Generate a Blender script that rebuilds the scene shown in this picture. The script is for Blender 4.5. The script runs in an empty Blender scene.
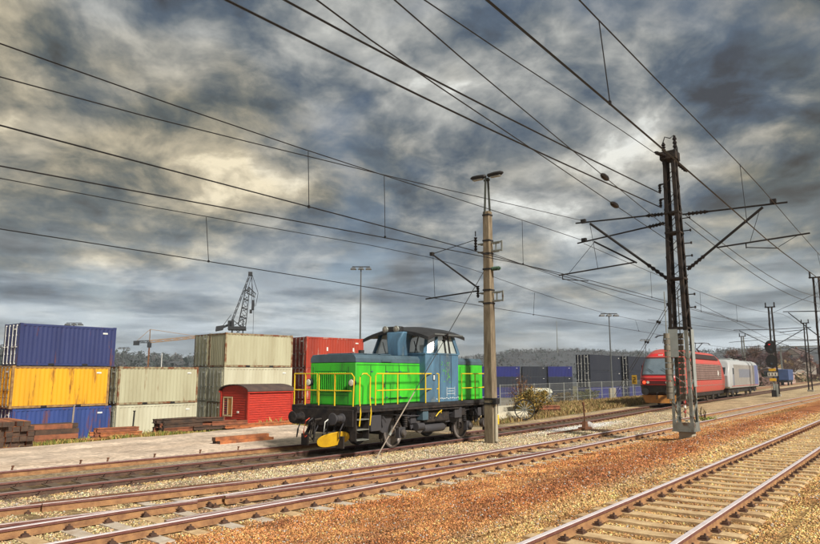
import bpy, math, random
import numpy as np
from mathutils import Vector, Matrix
R = math.radians
S = bpy.context.scene
COL = S.collection
rnd = random.Random(7)

# ---------------------------------------------------------------- camera, sky, sun, exposure
cam_d = bpy.data.cameras.new('camera'); cam = bpy.data.objects.new('camera', cam_d); COL.objects.link(cam)
cam_d.sensor_width = 36; cam_d.lens = 670/820*36; cam_d.clip_end = 6000; cam_d.clip_start = 0.1
cam.location = (0, 0, 2.52); cam.rotation_euler = (R(90+8.656), 0, R(37.578-90))
S.camera = cam
S.view_settings.view_transform = 'Standard'; S.view_settings.look = 'None'
S.view_settings.gamma = 1; S.view_settings.use_curve_mapping = False
S.view_settings.exposure = 0.92
SUN_AZ, SUN_EL = R(257), R(38)
sd = bpy.data.lights.new('sun', 'SUN'); sd.energy = 3.0; sd.angle = R(8); sd.color = (1.0, .93, .82)
sun = bpy.data.objects.new('sun', sd); COL.objects.link(sun)
sv = Vector((math.cos(SUN_AZ)*math.cos(SUN_EL), math.sin(SUN_AZ)*math.cos(SUN_EL), math.sin(SUN_EL)))
sun.rotation_euler = sv.to_track_quat('Z', 'Y').to_euler(); sun.location = (0, 0, 40)

world = bpy.data.worlds.new('World'); S.world = world; world.use_nodes = True
nt = world.node_tree; nt.nodes.clear()
def N(nt, t, **k):
    n = nt.nodes.new(t)
    for a, v in k.items():
        if a == 'op': n.operation = v
        elif a == 'ins':
            for i, x in v.items():
                if isinstance(x, bpy.types.NodeSocket): nt.links.new(x, n.inputs[i])
                else: n.inputs[i].default_value = x
        else: setattr(n, a, v)
    return n
def mth(nt, op, a, b=0.0, c=None, clamp=False):
    ins = {0: a, 1: b}
    if c is not None: ins[2] = c
    n = N(nt, 'ShaderNodeMath', op=op, ins=ins); n.use_clamp = clamp
    return n.outputs[0]
def ramp(nt, fac, stops, interp='LINEAR'):
    n = N(nt, 'ShaderNodeValToRGB', ins={0: fac}); cr = n.color_ramp; cr.interpolation = interp
    while len(cr.elements) < len(stops): cr.elements.new(0.5)
    for e, (p, c) in zip(cr.elements, stops):
        e.position = p; e.color = (*c, 1) if len(c) == 3 else c
    return n.outputs[0]
def mixc(nt, fac, a, b, blend='MIX'):
    n = N(nt, 'ShaderNodeMix'); n.data_type = 'RGBA'; n.blend_type = blend
    for i, v in ((0, fac), (6, a), (7, b)):
        if isinstance(v, bpy.types.NodeSocket): nt.links.new(v, n.inputs[i])
        else: n.inputs[i].default_value = v if i == 0 else ((*v, 1) if len(v) == 3 else v)
    return n.outputs[2]
def noise(nt, vec, scale, detail=5, rough=.55, dist=0.0, dims='3D'):
    n = N(nt, 'ShaderNodeTexNoise'); n.noise_dimensions = dims
    if vec is not None: nt.links.new(vec, n.inputs['Vector'])
    n.inputs['Scale'].default_value = scale; n.inputs['Detail'].default_value = detail
    n.inputs['Roughness'].default_value = rough; n.inputs['Distortion'].default_value = dist
    return n.outputs[0]
sky = N(nt, 'ShaderNodeTexSky'); sky.sky_type = 'NISHITA'; sky.sun_disc = False
sky.sun_elevation = SUN_EL; sky.sun_rotation = R(90)-SUN_AZ
tc = N(nt, 'ShaderNodeTexCoord'); sep = N(nt, 'ShaderNodeSeparateXYZ', ins={0: tc.outputs['Generated']})
zc = mth(nt, 'MAXIMUM', sep.outputs[2], 0.0); zz = mth(nt, 'ADD', zc, 0.30)
px = mth(nt, 'DIVIDE', sep.outputs[0], zz); py = mth(nt, 'DIVIDE', sep.outputs[1], zz)
cv = N(nt, 'ShaderNodeCombineXYZ', ins={0: px, 1: py, 2: 0.0}).outputs[0]
mp = N(nt, 'ShaderNodeMapping', ins={0: cv, 1: (1.35, 3.7, 0), 2: (0, 0, R(-52)), 3: (1.0, 1.0, 1)}).outputs[0]
wv = N(nt, 'ShaderNodeTexNoise', ins={0: mp}); wv.inputs['Scale'].default_value = 2.2; wv.inputs['Detail'].default_value = 4
wo = N(nt, 'ShaderNodeVectorMath', op='SCALE', ins={0: wv.outputs[1]}); wo.inputs[3].default_value = .22
mp = N(nt, 'ShaderNodeVectorMath', op='ADD', ins={0: mp, 1: wo.outputs[0]}).outputs[0]
n1 = noise(nt, mp, 3.6, 10, .60, .0); n2 = noise(nt, mp, 1.1, 3, .5, .2)
mp2 = N(nt, 'ShaderNodeMapping', ins={0: cv, 1: (7.3, 3.1, 2.0), 3: (1, 1, 1)}).outputs[0]
n3 = noise(nt, mp2, 1.5, 4, .5, .3); n4 = noise(nt, mp2, 1.3, 3, .5, .2)
f = mth(nt, 'ADD', mth(nt, 'MULTIPLY', n1, .72), mth(nt, 'MULTIPLY', n2, .28))
cloud = ramp(nt, f, [(.38, (.052, .058, .070)), (.445, (.085, .115, .155)), (.49, (.165, .19, .21)), (.53, (.28, .295, .295)), (.59, (.47, .475, .45)), (.65, (.78, .79, .75))])
warm = ramp(nt, n4, [(.42, (0, 0, 0)), (.56, (1, 1, 1))])
cloud = mixc(nt, mth(nt, 'MULTIPLY', warm, .85), cloud, mixc(nt, 1.0, cloud, (1.12, .95, .68), 'MULTIPLY'))
# the cover thins towards the horizon, where the air is pale and bright
hz = mth(nt, 'SUBTRACT', 1.0, mth(nt, 'DIVIDE', zc, .27), clamp=True); hz = mth(nt, 'POWER', hz, 1.6)
streak_v = N(nt, 'ShaderNodeMapping', ins={0: tc.outputs['Generated'], 3: (2.2, 2.2, 17)}).outputs[0]
st = ramp(nt, noise(nt, streak_v, 1.5, 8, .56, .2), [(.40, (.24, .29, .33)), (.50, (.48, .56, .62)), (.60, (.92, 1.03, 1.1))])
cloud = mixc(nt, mth(nt, 'MULTIPLY', hz, .88), cloud, st)
bgs = N(nt, 'ShaderNodeBackground', ins={0: sky.outputs[0], 1: .05})
bgc = N(nt, 'ShaderNodeBackground', ins={0: cloud, 1: .58})
gap = ramp(nt, n3, [(.56, (0, 0, 0)), (.66, (1, 1, 1))])
gapf = mth(nt, 'MULTIPLY', gap, .36)
mx = N(nt, 'ShaderNodeMixShader', ins={0: gapf, 1: bgc.outputs[0], 2: bgs.outputs[0]})
out = N(nt, 'ShaderNodeOutputWorld'); nt.links.new(mx.outputs[0], out.inputs[0])

# ---------------------------------------------------------------- materials
MAT = {}
def mat(name, col, rough=.6, metal=0.0, col2=None, scale=3.0, amt=.6, bump=0.0, bscale=None, rust=0.0,
        rustcol=(.17, .055, .02), stretch=(1, 1, 1), emit=None, alpha=None, spec=.4, rscale=2.0, attr=None):
    if name in MAT: return MAT[name]
    m = bpy.data.materials.new(name); m.use_nodes = True; nt = m.node_tree
    b = nt.nodes['Principled BSDF']
    b.inputs['Roughness'].default_value = rough; b.inputs['Metallic'].default_value = metal
    b.inputs['Specular IOR Level'].default_value = spec
    tc = N(nt, 'ShaderNodeTexCoord')
    oi = N(nt, 'ShaderNodeObjectInfo')
    off = N(nt, 'ShaderNodeVectorMath', op='SCALE', ins={0: oi.outputs['Location']}); off.inputs[3].default_value = 1.37
    vec = N(nt, 'ShaderNodeVectorMath', op='ADD', ins={0: tc.outputs['Object'], 1: off.outputs[0]}).outputs[0]
    mpn = N(nt, 'ShaderNodeMapping', ins={0: vec, 3: stretch}).outputs[0]
    if attr:
        a = N(nt, 'ShaderNodeAttribute'); a.attribute_name = attr; c = a.outputs[0]
    else:
        c = (*col, 1)
    c2 = col2 if col2 else tuple(x*.72 for x in col)
    nf = ramp(nt, noise(nt, mpn, scale, 6, .62), [(.38, (0, 0, 0)), (.68, (1, 1, 1))])
    if attr:
        c = mixc(nt, mth(nt, 'MULTIPLY', nf, amt), c, mixc(nt, 1.0, c, (.62, .6, .58), 'MULTIPLY'))
    else:
        c = mixc(nt, mth(nt, 'MULTIPLY', nf, amt), c, c2)
    if rust > 0:
        rn = noise(nt, mpn, rscale, 8, .68, .2)
        rf = ramp(nt, rn, [(.66-rust*.28, (0, 0, 0)), (.74-rust*.22, (1, 1, 1))])
        c = mixc(nt, rf, c, rustcol)
    if isinstance(c, bpy.types.NodeSocket): nt.links.new(c, b.inputs['Base Color'])
    if bump:
        bn = N(nt, 'ShaderNodeBump', ins={0: bump, 1: .02})
        nt.links.new(noise(nt, mpn, bscale or scale*6, 5, .6), bn.inputs['Height'])
        nt.links.new(bn.outputs[0], b.inputs['Normal'])
    if emit:
        b.inputs['Emission Color'].default_value = (*emit[:3], 1); b.inputs['Emission Strength'].default_value = emit[3]
    if alpha is not None: b.inputs['Alpha'].default_value = alpha
    MAT[name] = m; return m

steel_rust = mat('rusty_steel', (.20, .085, .042), .8, .15, (.09, .045, .03), 6, .8, .5)
rail_rust_sunlit = mat('rail_rust_sunlit', (.40, .22, .10), .8, .05, (.17, .08, .045), 5, .8, .4)  # rust and dust, with sunlight caught on the foot painted into the tan
rail_top = mat('polished_rail_head', (.74, .67, .69), .38, .05, (.50, .41, .42), 8, .5)  # sky sheen on the polished head painted in as a near-white base
rail_dull = mat('dull_rail_head', (.46, .37, .35), .45, .1, (.16, .10, .08), 8, .6)
conc_tie = mat('concrete_sleeper', (.62, .46, .26), .9, 0, (.34, .20, .10), 4, .8, .5)
pale_tie = mat('pale_sleeper', (.56, .50, .42), .9, 0, (.34, .24, .16), 3, .8, .5)
head_side = mat('rail_head_side', (.16, .06, .055), .55, .2, (.28, .15, .11), 6, .6)
fast_m = mat('oily_fastening', (.075, .045, .035), .7, .2, (.16, .08, .05), 8, .7)
rail_dark = mat('oily_rail', (.13, .075, .05), .7, .1, (.06, .04, .035), 5, .8, .3)
wood_tie = mat('dark_timber_sleeper', (.10, .07, .05), .9, 0, (.20, .15, .10), 4, .7, .5)
concrete = mat('grey_concrete', (.36, .33, .27), .9, 0, (.22, .19, .15), 3, .8, .5)
concrete_pole = mat('weathered_concrete_pole', (.27, .22, .15), .9, 0, (.11, .08, .05), 2.4, .95, .7, stretch=(3, 3, .5))
galv = mat('galvanised_steel', (.27, .29, .27), .55, .35, (.16, .15, .12), 4, .7, .2, rust=.35, rustcol=(.13, .07, .04))
galv_light = mat('pale_galvanised_sheet', (.38, .42, .41), .5, .3, (.27, .29, .28), 3, .6, .1)
dark_steel = mat('dark_steel', (.022, .021, .022), .7, .0, (.04, .034, .03), 5, .6, .3, spec=.2)
wire_m = mat('dark_wire', (.02, .02, .022), .5, .3)
porcelain = mat('brown_porcelain', (.014, .010, .009), .4, spec=.2)
white_plate = mat('white_plate', (.78, .78, .74), .5)
glass_dark = mat('dark_glass', (.02, .03, .035), .08, 0, spec=.8)

def ground_mat(name, vscale, bump, amt=.55, attr='zone', stones=True):
    m = bpy.data.materials.new(name); m.use_nodes = True; nt = m.node_tree; b = nt.nodes['Principled BSDF']
    b.inputs['Roughness'].default_value = .95; b.inputs['Specular IOR Level'].default_value = .15
    tc = N(nt, 'ShaderNodeTexCoord'); v = tc.outputs['Object']
    a = N(nt, 'ShaderNodeAttribute'); a.attribute_name = attr; c = a.outputs[0]
    vo = N(nt, 'ShaderNodeTexVoronoi', ins={'Vector': v, 'Scale': vscale, 'Randomness': 1.0})
    vc = N(nt, 'ShaderNodeSeparateColor', ins={0: vo.outputs['Color']})
    br = mth(nt, 'ADD', mth(nt, 'MULTIPLY', vc.outputs[0], amt*1.5), 1-amt*.8)
    cb = N(nt, 'ShaderNodeCombineColor', ins={0: br, 1: br, 2: br})
    c = mixc(nt, 1.0, c, cb.outputs[0], 'MULTIPLY')
    nb = ramp(nt, noise(nt, v, .55, 6, .65), [(.35, (.72, .70, .68)), (.65, (1.18, 1.15, 1.1))])
    c = mixc(nt, 1.0, c, nb, 'MULTIPLY')
    nt.links.new(c, b.inputs['Base Color'])
    bn = N(nt, 'ShaderNodeBump', ins={0: bump, 1: .04}); nt.links.new(vo.outputs['Distance'], bn.inputs['Height'])
    bn.invert = True
    nt.links.new(bn.outputs[0], b.inputs['Normal'])
    return m

# ---------------------------------------------------------------- mesh helpers
class MB:
    def __init__(s): s.v = []; s.f = []; s.mi = []; s.m = Matrix.Identity(4); s.cur = 0
    def add(s, vs, fs):
        o = len(s.v); s.v += [tuple(s.m @ Vector(p)) for p in vs]
        s.f += [tuple(i+o for i in f) for f in fs]; s.mi += [s.cur]*len(fs); return s
    def box(s, x0, x1, y0, y1, z0, z1):
        vs = [(x, y, z) for z in (z0, z1) for y in (y0, y1) for x in (x0, x1)]
        return s.add(vs, [(0, 2, 3, 1), (4, 5, 7, 6), (0, 1, 5, 4), (2, 6, 7, 3), (0, 4, 6, 2), (1, 3, 7, 5)])
    def cb(s, c, d): return s.box(c[0]-d[0]/2, c[0]+d[0]/2, c[1]-d[1]/2, c[1]+d[1]/2, c[2]-d[2]/2, c[2]+d[2]/2)
    def cyl(s, a, b, r1, r2=None, n=10, cap=True):
        a, b = Vector(a), Vector(b); r2 = r1 if r2 is None else r2
        d = (b-a); 
        if d.length < 1e-6: return s
        q = d.to_track_quat('Z', 'Y'); vs = []
        for k in range(n):
            t = 2*math.pi*k/n; e = q @ Vector((math.cos(t), math.sin(t), 0))
            vs.append(a+e*r1); vs.append(b+e*r2)
        fs = [(2*k, 2*((k+1) % n), 2*((k+1) % n)+1, 2*k+1) for k in range(n)]
        if cap: fs += [tuple(2*k for k in range(n-1, -1, -1)), tuple(2*k+1 for k in range(n))]
        return s.add(vs, fs)
    def bar(s, a, b, w, h=None, up=(0, 0, 1)):      # rectangular bar between two points
        a, b = Vector(a), Vector(b); h = w if h is None else h; d = (b-a).normalized(); u = Vector(up)
        if abs(d.dot(u)) > .98: u = Vector((1, 0, 0))
        sd_ = d.cross(u).normalized(); u = sd_.cross(d)
        vs = [p+sd_*x*w/2+u*z*h/2 for p in (a, b) for x, z in ((-1, -1), (1, -1), (1, 1), (-1, 1))]
        return s.add(vs, [(3, 2, 1, 0), (4, 5, 6, 7), (0, 1, 5, 4), (1, 2, 6, 5), (2, 3, 7, 6), (3, 0, 4, 7)])
    def tube(s, pts, r, n=6):
        pts = [Vector(p) for p in pts]
        vs = []; m = len(pts)
        for i, p in enumerate(pts):
            d = (pts[min(i+1, m-1)]-pts[max(i-1, 0)]).normalized()
            u = Vector((0, 0, 1)) if abs(d.z) < .95 else Vector((1, 0, 0))
            a = d.cross(u).normalized(); b = a.cross(d)
            rr = r[i] if isinstance(r, (list, tuple)) else r
            for k in range(n):
                t = 2*math.pi*k/n; vs.append(p+(a*math.cos(t)+b*math.sin(t))*rr)
        fs = [(i*n+k, i*n+(k+1) % n, (i+1)*n+(k+1) % n, (i+1)*n+k) for i in range(m-1) for k in range(n)]
        fs += [tuple(range(n-1, -1, -1)), tuple((m-1)*n+k for k in range(n))]
        return s.add(vs, fs)
    def prism(s, poly, a, b, axis='y'):             # polygon (p,q) extruded along an axis
        def P(p, q, t): return {'y': (p, t, q), 'x': (t, p, q), 'z': (p, q, t)}[axis]
        n = len(poly); vs = [P(p, q, a) for p, q in poly]+[P(p, q, b) for p, q in poly]
        return s.add(vs, [tuple(range(n-1, -1, -1)), tuple(range(n, 2*n))]+[(i, (i+1) % n, n+(i+1) % n, n+i) for i in range(n)])
    def lathe(s, prof, c=(0, 0, 0), axis='z', n=16):
        vs = []
        for r, h in prof:
            for k in range(n):
                t = 2*math.pi*k/n; a, b = r*math.cos(t), r*math.sin(t)
                p = {'z': (a, b, h), 'y': (a, h, b), 'x': (h, a, b)}[axis]
                vs.append((p[0]+c[0], p[1]+c[1], p[2]+c[2]))
        m = len(prof)
        fs = [(i*n+k, i*n+(k+1) % n, (i+1)*n+(k+1) % n, (i+1)*n+k) for i in range(m-1) for k in range(n)]
        if prof[0] != prof[-1]: fs += [tuple(range(n-1, -1, -1)), tuple((m-1)*n+k for k in range(n))]
        return s.add(vs, fs)
    def grid(s, rows):                              # rows of points -> quads
        n = len(rows[0]); return s.add([p for r in rows for p in r],
            [(i*n+k, i*n+k+1, (i+1)*n+k+1, (i+1)*n+k) for i in range(len(rows)-1) for k in range(n-1)])
    def mesh(s, name, mats, smooth=True):
        me = bpy.data.meshes.new(name); me.from_pydata(s.v, [], s.f)
        for m in (mats if isinstance(mats, (list, tuple)) else [mats]): me.materials.append(m)
        if any(s.mi): me.polygons.foreach_set('material_index', s.mi)
        if smooth:
            me.polygons.foreach_set('use_smooth', [True]*len(me.polygons)); me.set_sharp_from_angle(angle=R(34))
        me.update(); return me

def link(name, me, parent=None):
    o = bpy.data.objects.new(name, me); COL.objects.link(o)
    if parent is not None: o.parent = parent
    return o
def part(name, mb, m, parent, bevel=0, label=None):
    o = link(name, mb.mesh(name, m) if isinstance(mb, MB) else mb, parent)
    if bevel:
        bv = o.modifiers.new('bevel', 'BEVEL'); bv.width = bevel; bv.segments = 2; bv.limit_method = 'ANGLE'; bv.angle_limit = R(40)
    if label: o['label'] = label
    return o
def thing(name, label, cat, loc=(0, 0, 0), rz=0, group=None):
    o = bpy.data.objects.new(name, None); COL.objects.link(o); o.empty_display_size = .3
    o.location = loc; o.rotation_euler = (0, 0, rz); o['label'] = label; o['category'] = cat
    if group: o['group'] = group
    return o
def tag(o, label, cat, group=None):
    o['label'] = label; o['category'] = cat
    if group: o['group'] = group
    return o
def copy_tree(o, parent=None):
    c = o.copy(); COL.objects.link(c); c.parent = parent
    for ch in list(o.children): copy_tree(ch, c)
    return c
def np_mesh(name, V, F, mats, cols=None, attr='col'):
    me = bpy.data.meshes.new(name); k = F.shape[1]
    me.vertices.add(len(V)); me.vertices.foreach_set('co', V.astype(np.float32).ravel())
    me.loops.add(F.size); me.loops.foreach_set('vertex_index', F.astype(np.int32).ravel())
    me.polygons.add(len(F)); me.polygons.foreach_set('loop_start', np.arange(0, F.size, k, dtype=np.int32))
    me.polygons.foreach_set('loop_total', np.full(len(F), k, dtype=np.int32))
    if cols is not None:
        a = me.attributes.new(attr, 'FLOAT_COLOR', 'POINT'); c = np.ones((len(V), 4), np.float32); c[:, :3] = cols
        a.data.foreach_set('color', c.ravel())
    for m in (mats if isinstance(mats, (list, tuple)) else [mats]): me.materials.append(m)
    me.update(calc_edges=True); me.validate(); return me
def vnoise(x, y, seed=0):
    def h(i, j):
        n = (i*374761393+j*668265263+seed*974634777) & 0x7fffffff
        n = (n ^ (n >> 13))*1274126177 & 0x7fffffff
        return ((n ^ (n >> 16)) & 0xffff)/65535.
    xi = np.floor(x).astype(np.int64); yi = np.floor(y).astype(np.int64); u = x-xi; v = y-yi
    u = u*u*(3-2*u); v = v*v*(3-2*v)
    return (h(xi, yi)*(1-u)+h(xi+1, yi)*u)*(1-v)+(h(xi, yi+1)*(1-u)+h(xi+1, yi+1)*u)*v
def fbm(x, y, seed=0, o=4):
    s = 0; a = .5; t = 0
    for k in range(o): s = s+a*vnoise(x*2**k, y*2**k, seed+k); t += a; a *= .5
    return s/t
NR = np.random.default_rng(5)
# ---------------------------------------------------------------- terrain
CY = [(-60, 23.0), (-30, 20.2), (-10, 17.9), (0, 16.75), (6.4, 16.05), (12, 15.5), (16, 15.2), (22, 15.05), (28, 15.05), (36, 15.3), (49, 16.3),
      (60, 17.0), (75, 17.7), (95, 18.3), (140, 20.0), (200, 23.0), (320, 31)]
BY = [(-60, 15.5), (-30, 13.0), (-10, 11.6), (5, 10.83), (10, 10.5), (15, 10.3), (20, 10.2), (30, 10.13), (60, 10.15), (100, 10.2), (200, 10.6), (320, 11.4)]
def interp(tab, x):                                  # Catmull-Rom through the table
    xs = [p[0] for p in tab]
    if x <= xs[0]: return tab[0][1]+(x-xs[0])*(tab[1][1]-tab[0][1])/(xs[1]-xs[0])
    if x >= xs[-1]: return tab[-1][1]+(x-xs[-1])*(tab[-1][1]-tab[-2][1])/(xs[-1]-xs[-2])
    i = max(k for k in range(len(xs)) if xs[k] <= x); i = min(i, len(xs)-2)
    def sl(k):
        a, b = max(k-1, 0), min(k+1, len(xs)-1); return (tab[b][1]-tab[a][1])/(xs[b]-xs[a])
    h = xs[i+1]-xs[i]; t = (x-xs[i])/h; m0, m1 = sl(i)*h, sl(i+1)*h
    return (2*t**3-3*t**2+1)*tab[i][1]+(t**3-2*t**2+t)*m0+(-2*t**3+3*t**2)*tab[i+1][1]+(t**3-t**2)*m1
def yA(x): return 3.5
def yB(x): return interp(BY, x)
def yB2(x):
    b = yB(x)
    if x >= 26: return b
    if x >= 3: return b+1.8*((26-x)/20.6)**2
    s = 1.8*2*23/20.6**2; return b+1.8*(23/20.6)**2+s*(3-x)*.72
def yC(x): return interp(CY, x)
def yD(x): return yC(x)+4.6
def sstep(a, b, x): t = np.clip((x-a)/(b-a), 0, 1); return t*t*(3-2*t)
cx = np.linspace(-60, 320, 381); cyv = np.array([yC(x) for x in cx]); byv = np.array([yB(x) for x in cx]); b2v = np.array([yB2(x) for x in cx])
def terrain(x, y, detail=True):
    x = np.asarray(x, float); y = np.asarray(y, float)
    yc = np.interp(x, cx, cyv)
    z = .27*(1-sstep(6.0, 8.3, y))
    z = z+.10*np.exp(-((y-6.9)/1.0)**2)*sstep(8, 25, x)*(.4+fbm(x*.2, y*.5, 3))
    e0 = np.maximum(25.4, yc+7.5); t = np.clip((y-e0)/17.5, 0, 1); z = z-2.15*t*(1-.08*np.exp(-t*9))
    z = z-1.2*sstep(52, 72, y)+9.5*sstep(135, 230, x)*sstep(31, 75, y)*(1-sstep(.19, .26, y/np.maximum(x, 1)))*(1-.6*sstep(330, 480, np.hypot(x, y)))
    if detail:
        near = np.clip(1-np.hypot(x, y)/90, 0, 1)
        ontrk = (np.abs(y-3.5) < 1.7) | (np.abs(y-np.interp(x, cx, byv)) < 1.6) | (np.abs(y-yc) < 1.4)
        z = z+(fbm(x*.7, y*.7, 11)-.5)*.10*near*np.where(ontrk, .06, 1)
        z = np.where(ontrk, np.minimum(z, np.where(y < 6, .27, .0)-.022), z)
    return z
def tz(x, y): return float(terrain(np.array([x]), np.array([y]))[0])
def zone(x, y):
    x = np.asarray(x, float); y = np.asarray(y, float); n = len(x)
    yb = np.interp(x, cx, byv); yb2 = np.interp(x, cx, b2v); yc = np.interp(x, cx, cyv)
    f1 = fbm(x*.35, y*.6, 21); f2 = fbm(x*1.1, y*1.3, 31); f3 = fbm(x*.12, y*.2, 41)
    def C(r, g, b): return np.tile(np.array([r, g, b], float), (n, 1))
    def mix(a, b, t): t = np.clip(t, 0, 1)[:, None]; return a*(1-t)+b*t
    col = C(.56, .37, .17)                            # tan ballast
    col = mix(col, C(.40, .30, .18), (f2-.5)*3)
    # rust-orange stones between the near tracks
    m = sstep(5.0, 5.9, y)*(1-sstep(yb-1.5, yb-.6, y))*(.62+.75*(f1-.3))*sstep(-2, 4, x)
    col = mix(col, mix(C(.58, .26, .10), C(.27, .095, .035), (f2-.33)*2.4), m*1.15)
    m = np.exp(-((y-6.4-.8*(f3-.5))/.75)**2)*sstep(7, 14, x); col = mix(col, C(.27, .10, .045), m*.75)
    # inside the near track: yellow-brown
    m = (1-sstep(4.9, 5.3, y)); col = mix(col, mix(C(.60, .38, .16), C(.33, .17, .07), (f2-.42)*3), m)
    # in and around the turnout
    m = sstep(yb-1.1, yb-.6, y)*(1-sstep(yb2+.7, yb2+1.4, y)); col = mix(col, mix(C(.47, .36, .20), C(.26, .16, .10), (f2-.38)*3), m*.85)
    # pale gravel between the turnout and the locomotive
    m = sstep(yb2+1.0, yb2+1.8, y)*(1-sstep(yc-1.6, yc-.9, y)); col = mix(col, mix(C(.52, .41, .26), C(.34, .26, .17), (f2-.4)*2.5), m)
    m = np.exp(-((x-31)/3.6)**2-((y-13.5)/.55)**2)*1.6*(.4+f2); col = mix(col, C(.74, .72, .70), m)
    m = np.exp(-((x-12.5)/1.6)**2-((y-17.0)/.35)**2)*1.4; col = mix(col, C(.70, .62, .52), m)
    # oily track
    m = np.exp(-((y-yc)/.85)**4)*.92; col = mix(col, mix(C(.085, .065, .05), C(.26, .19, .12), (f2-.45)*4), m*(1-.45*sstep(30, 60, x)))
    # beyond: sandy ground, grass edge, yard
    m = sstep(yc+1.2, yc+2.2, y); col = mix(col, mix(C(.52, .42, .29), C(.40, .34, .24), (f1-.4)*3), m)
    g = sstep(24.4, 25.2, y+(f2-.5)*1.2)*(1-sstep(30, 36, y))*(1-sstep(26, 30, x)); col = mix(col, mix(C(.17, .19, .045), C(.38, .27, .10), (f2-.42)*4), g)
    g = sstep(27, 30, x)*sstep(yc+2.0, yc+2.8, y)*(1-sstep(27, 30, y))*(1-sstep(110, 140, x)); col = mix(col, mix(C(.27, .19, .09), C(.16, .14, .05), (f2-.42)*4), g)
    m = sstep(36, 42, y); col = mix(col, C(.26, .24, .21), m)
    m = sstep(45, 60, y)*sstep(100, 180, x); col = mix(col, C(.16, .15, .09), m)
    m = sstep(145, 180, x)*sstep(29, 38, y)*(1-sstep(.22, .27, y/np.maximum(x, 1))); col = mix(col, mix(C(.34, .22, .17), C(.20, .17, .09), (fbm(x*.06, y*.12, 71)-.4)*5), m)
    m = sstep(300, 500, np.hypot(x, y)); col = mix(col, C(.09, .095, .05), m)
    return np.clip(col, .01, .85)
def axis(lo, hi, step, far_lo, far_hi):
    a = list(np.arange(lo, hi+1e-6, step)); s = step
    x = hi
    while x < far_hi: s *= 1.18; x += s; a.append(min(x, far_hi))
    x = lo; s = step
    while x > far_lo: s *= 1.18; x -= s; a.insert(0, max(x, far_lo))
    return np.array(a)
xs = axis(-4, 62, .33, -3000, 3500); ys = axis(-2, 30, .2, -3000, 3500)
X, Y = np.meshgrid(xs, ys); Z = terrain(X.ravel(), Y.ravel())
V = np.stack([X.ravel(), Y.ravel(), Z], 1); nx, ny = len(xs), len(ys)
I = np.arange(nx*ny).reshape(ny, nx)
F = np.stack([I[:-1, :-1], I[:-1, 1:], I[1:, 1:], I[1:, :-1]], -1).reshape(-1, 4)
gm = ground_mat('ballast_and_soil', 17, .8)
gcol = zone(V[:, 0], V[:, 1])*(.66+.34*sstep(18, 46, np.hypot(V[:, 0], V[:, 1])))[:, None]  # near ground darkened to paint shade into the gaps between stones
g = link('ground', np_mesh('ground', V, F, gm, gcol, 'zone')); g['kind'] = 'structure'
g.data.polygons.foreach_set('use_smooth', [True]*len(g.data.polygons))

# ballast stones lying loose over the ground (uncountable)
def in_view(x, y, z, m=.04):
    a = R(37.578); c, s_ = math.cos(a), math.sin(a); p = R(8.656)
    fx = x*c+y*s_; rx = x*s_-y*c; dz = z-2.52
    d = fx*math.cos(p)+dz*math.sin(p); v = -fx*math.sin(p)+dz*math.cos(p)
    d = np.maximum(d, .01); return (np.abs(rx/d) < 410/670+m) & (np.abs(v/d) < 272/670+m) & (d > .2)
def stones(name, n, xr, yr, size, keep, seed, mate, lift=.3):
    r = np.random.default_rng(seed); x = r.uniform(*xr, n); y = r.uniform(*yr, n)
    d = np.hypot(x, y); k = r.random(n) < np.clip((11/np.maximum(d, 1))**1.0, .0, 1)
    x, y, d = x[k], y[k], d[k]
    z = terrain(x, y); k = in_view(x, y, z) & keep(x, y, r); x, y, z, d = x[k], y[k], z[k], d[k]; n = len(x)
    s = size*r.uniform(.55, 1.35, n)*np.clip(d/11, .9, 2.0)
    base = np.array([(1, 0, 0), (-1, 0, 0), (0, 1, 0), (0, -1, 0), (0, 0, .8), (0, 0, -.8)], float)
    P = base[None]*r.uniform(.6, 1.25, (n, 6, 1))+r.normal(0, .16, (n, 6, 3))
    t = r.uniform(0, 6.28, n); e = r.uniform(-.7, .7, n); ct, st_, ce, se = np.cos(t), np.sin(t), np.cos(e), np.sin(e)
    px_ = P[..., 0]*ce[:, None]-P[..., 2]*se[:, None]; pz_ = P[..., 0]*se[:, None]+P[..., 2]*ce[:, None]
    P = np.stack([px_*ct[:, None]-P[..., 1]*st_[:, None], px_*st_[:, None]+P[..., 1]*ct[:, None], pz_], -1)*s[:, None, None]
    P[..., 0] += x[:, None]; P[..., 1] += y[:, None]; P[..., 2] += (z+s*lift)[:, None]
    T = np.array([(0, 2, 4), (2, 1, 4), (1, 3, 4), (3, 0, 4), (2, 0, 5), (1, 2, 5), (3, 1, 5), (0, 3, 5)])
    Fc = (T[None]+np.arange(n)[:, None, None]*6).reshape(-1, 3)
    c = zone(x, y)*np.exp(r.normal(-.02, .44, (n, 1)))*np.exp(r.normal(0, .07, (n, 3)))
    c = np.where(r.random((n, 1)) < .04, np.array([.40, .37, .34])*r.uniform(.6, 1.6, (n, 1)), c)
    cols = np.repeat(np.clip(c, .015, .85), 6, 0)
    o = link(name, np_mesh(name, P.reshape(-1, 3), Fc, mate, cols)); o['kind'] = 'stuff'; return o, n
stone_m = mat('ballast_stone', (.4, .3, .2), .95, attr='col', amt=.35, scale=25, spec=.2)
def keep_all(x, y, r):
    yc = np.interp(x, cx, cyv)
    yb = np.interp(x, cx, byv); yb2 = np.interp(x, cx, b2v)
    onA = (np.abs(y-3.5) < 1.25) & (np.abs((x+20+.3) % .6-.3) < .14)
    onB = (y > yb-1.25) & (y < yb2+1.25) & (np.abs((x+58+.325) % .65-.325) < .135)
    ra = (np.abs(np.abs(y-3.5)-.7525) < .09) | (np.abs(np.abs(y-yb)-.7525) < .09) | (np.abs(np.abs(y-yb2)-.7525) < .09)
    return (y < yc-.9) & ~ra & ~((onA | onB) & (r.random(len(x)) > .025))
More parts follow.
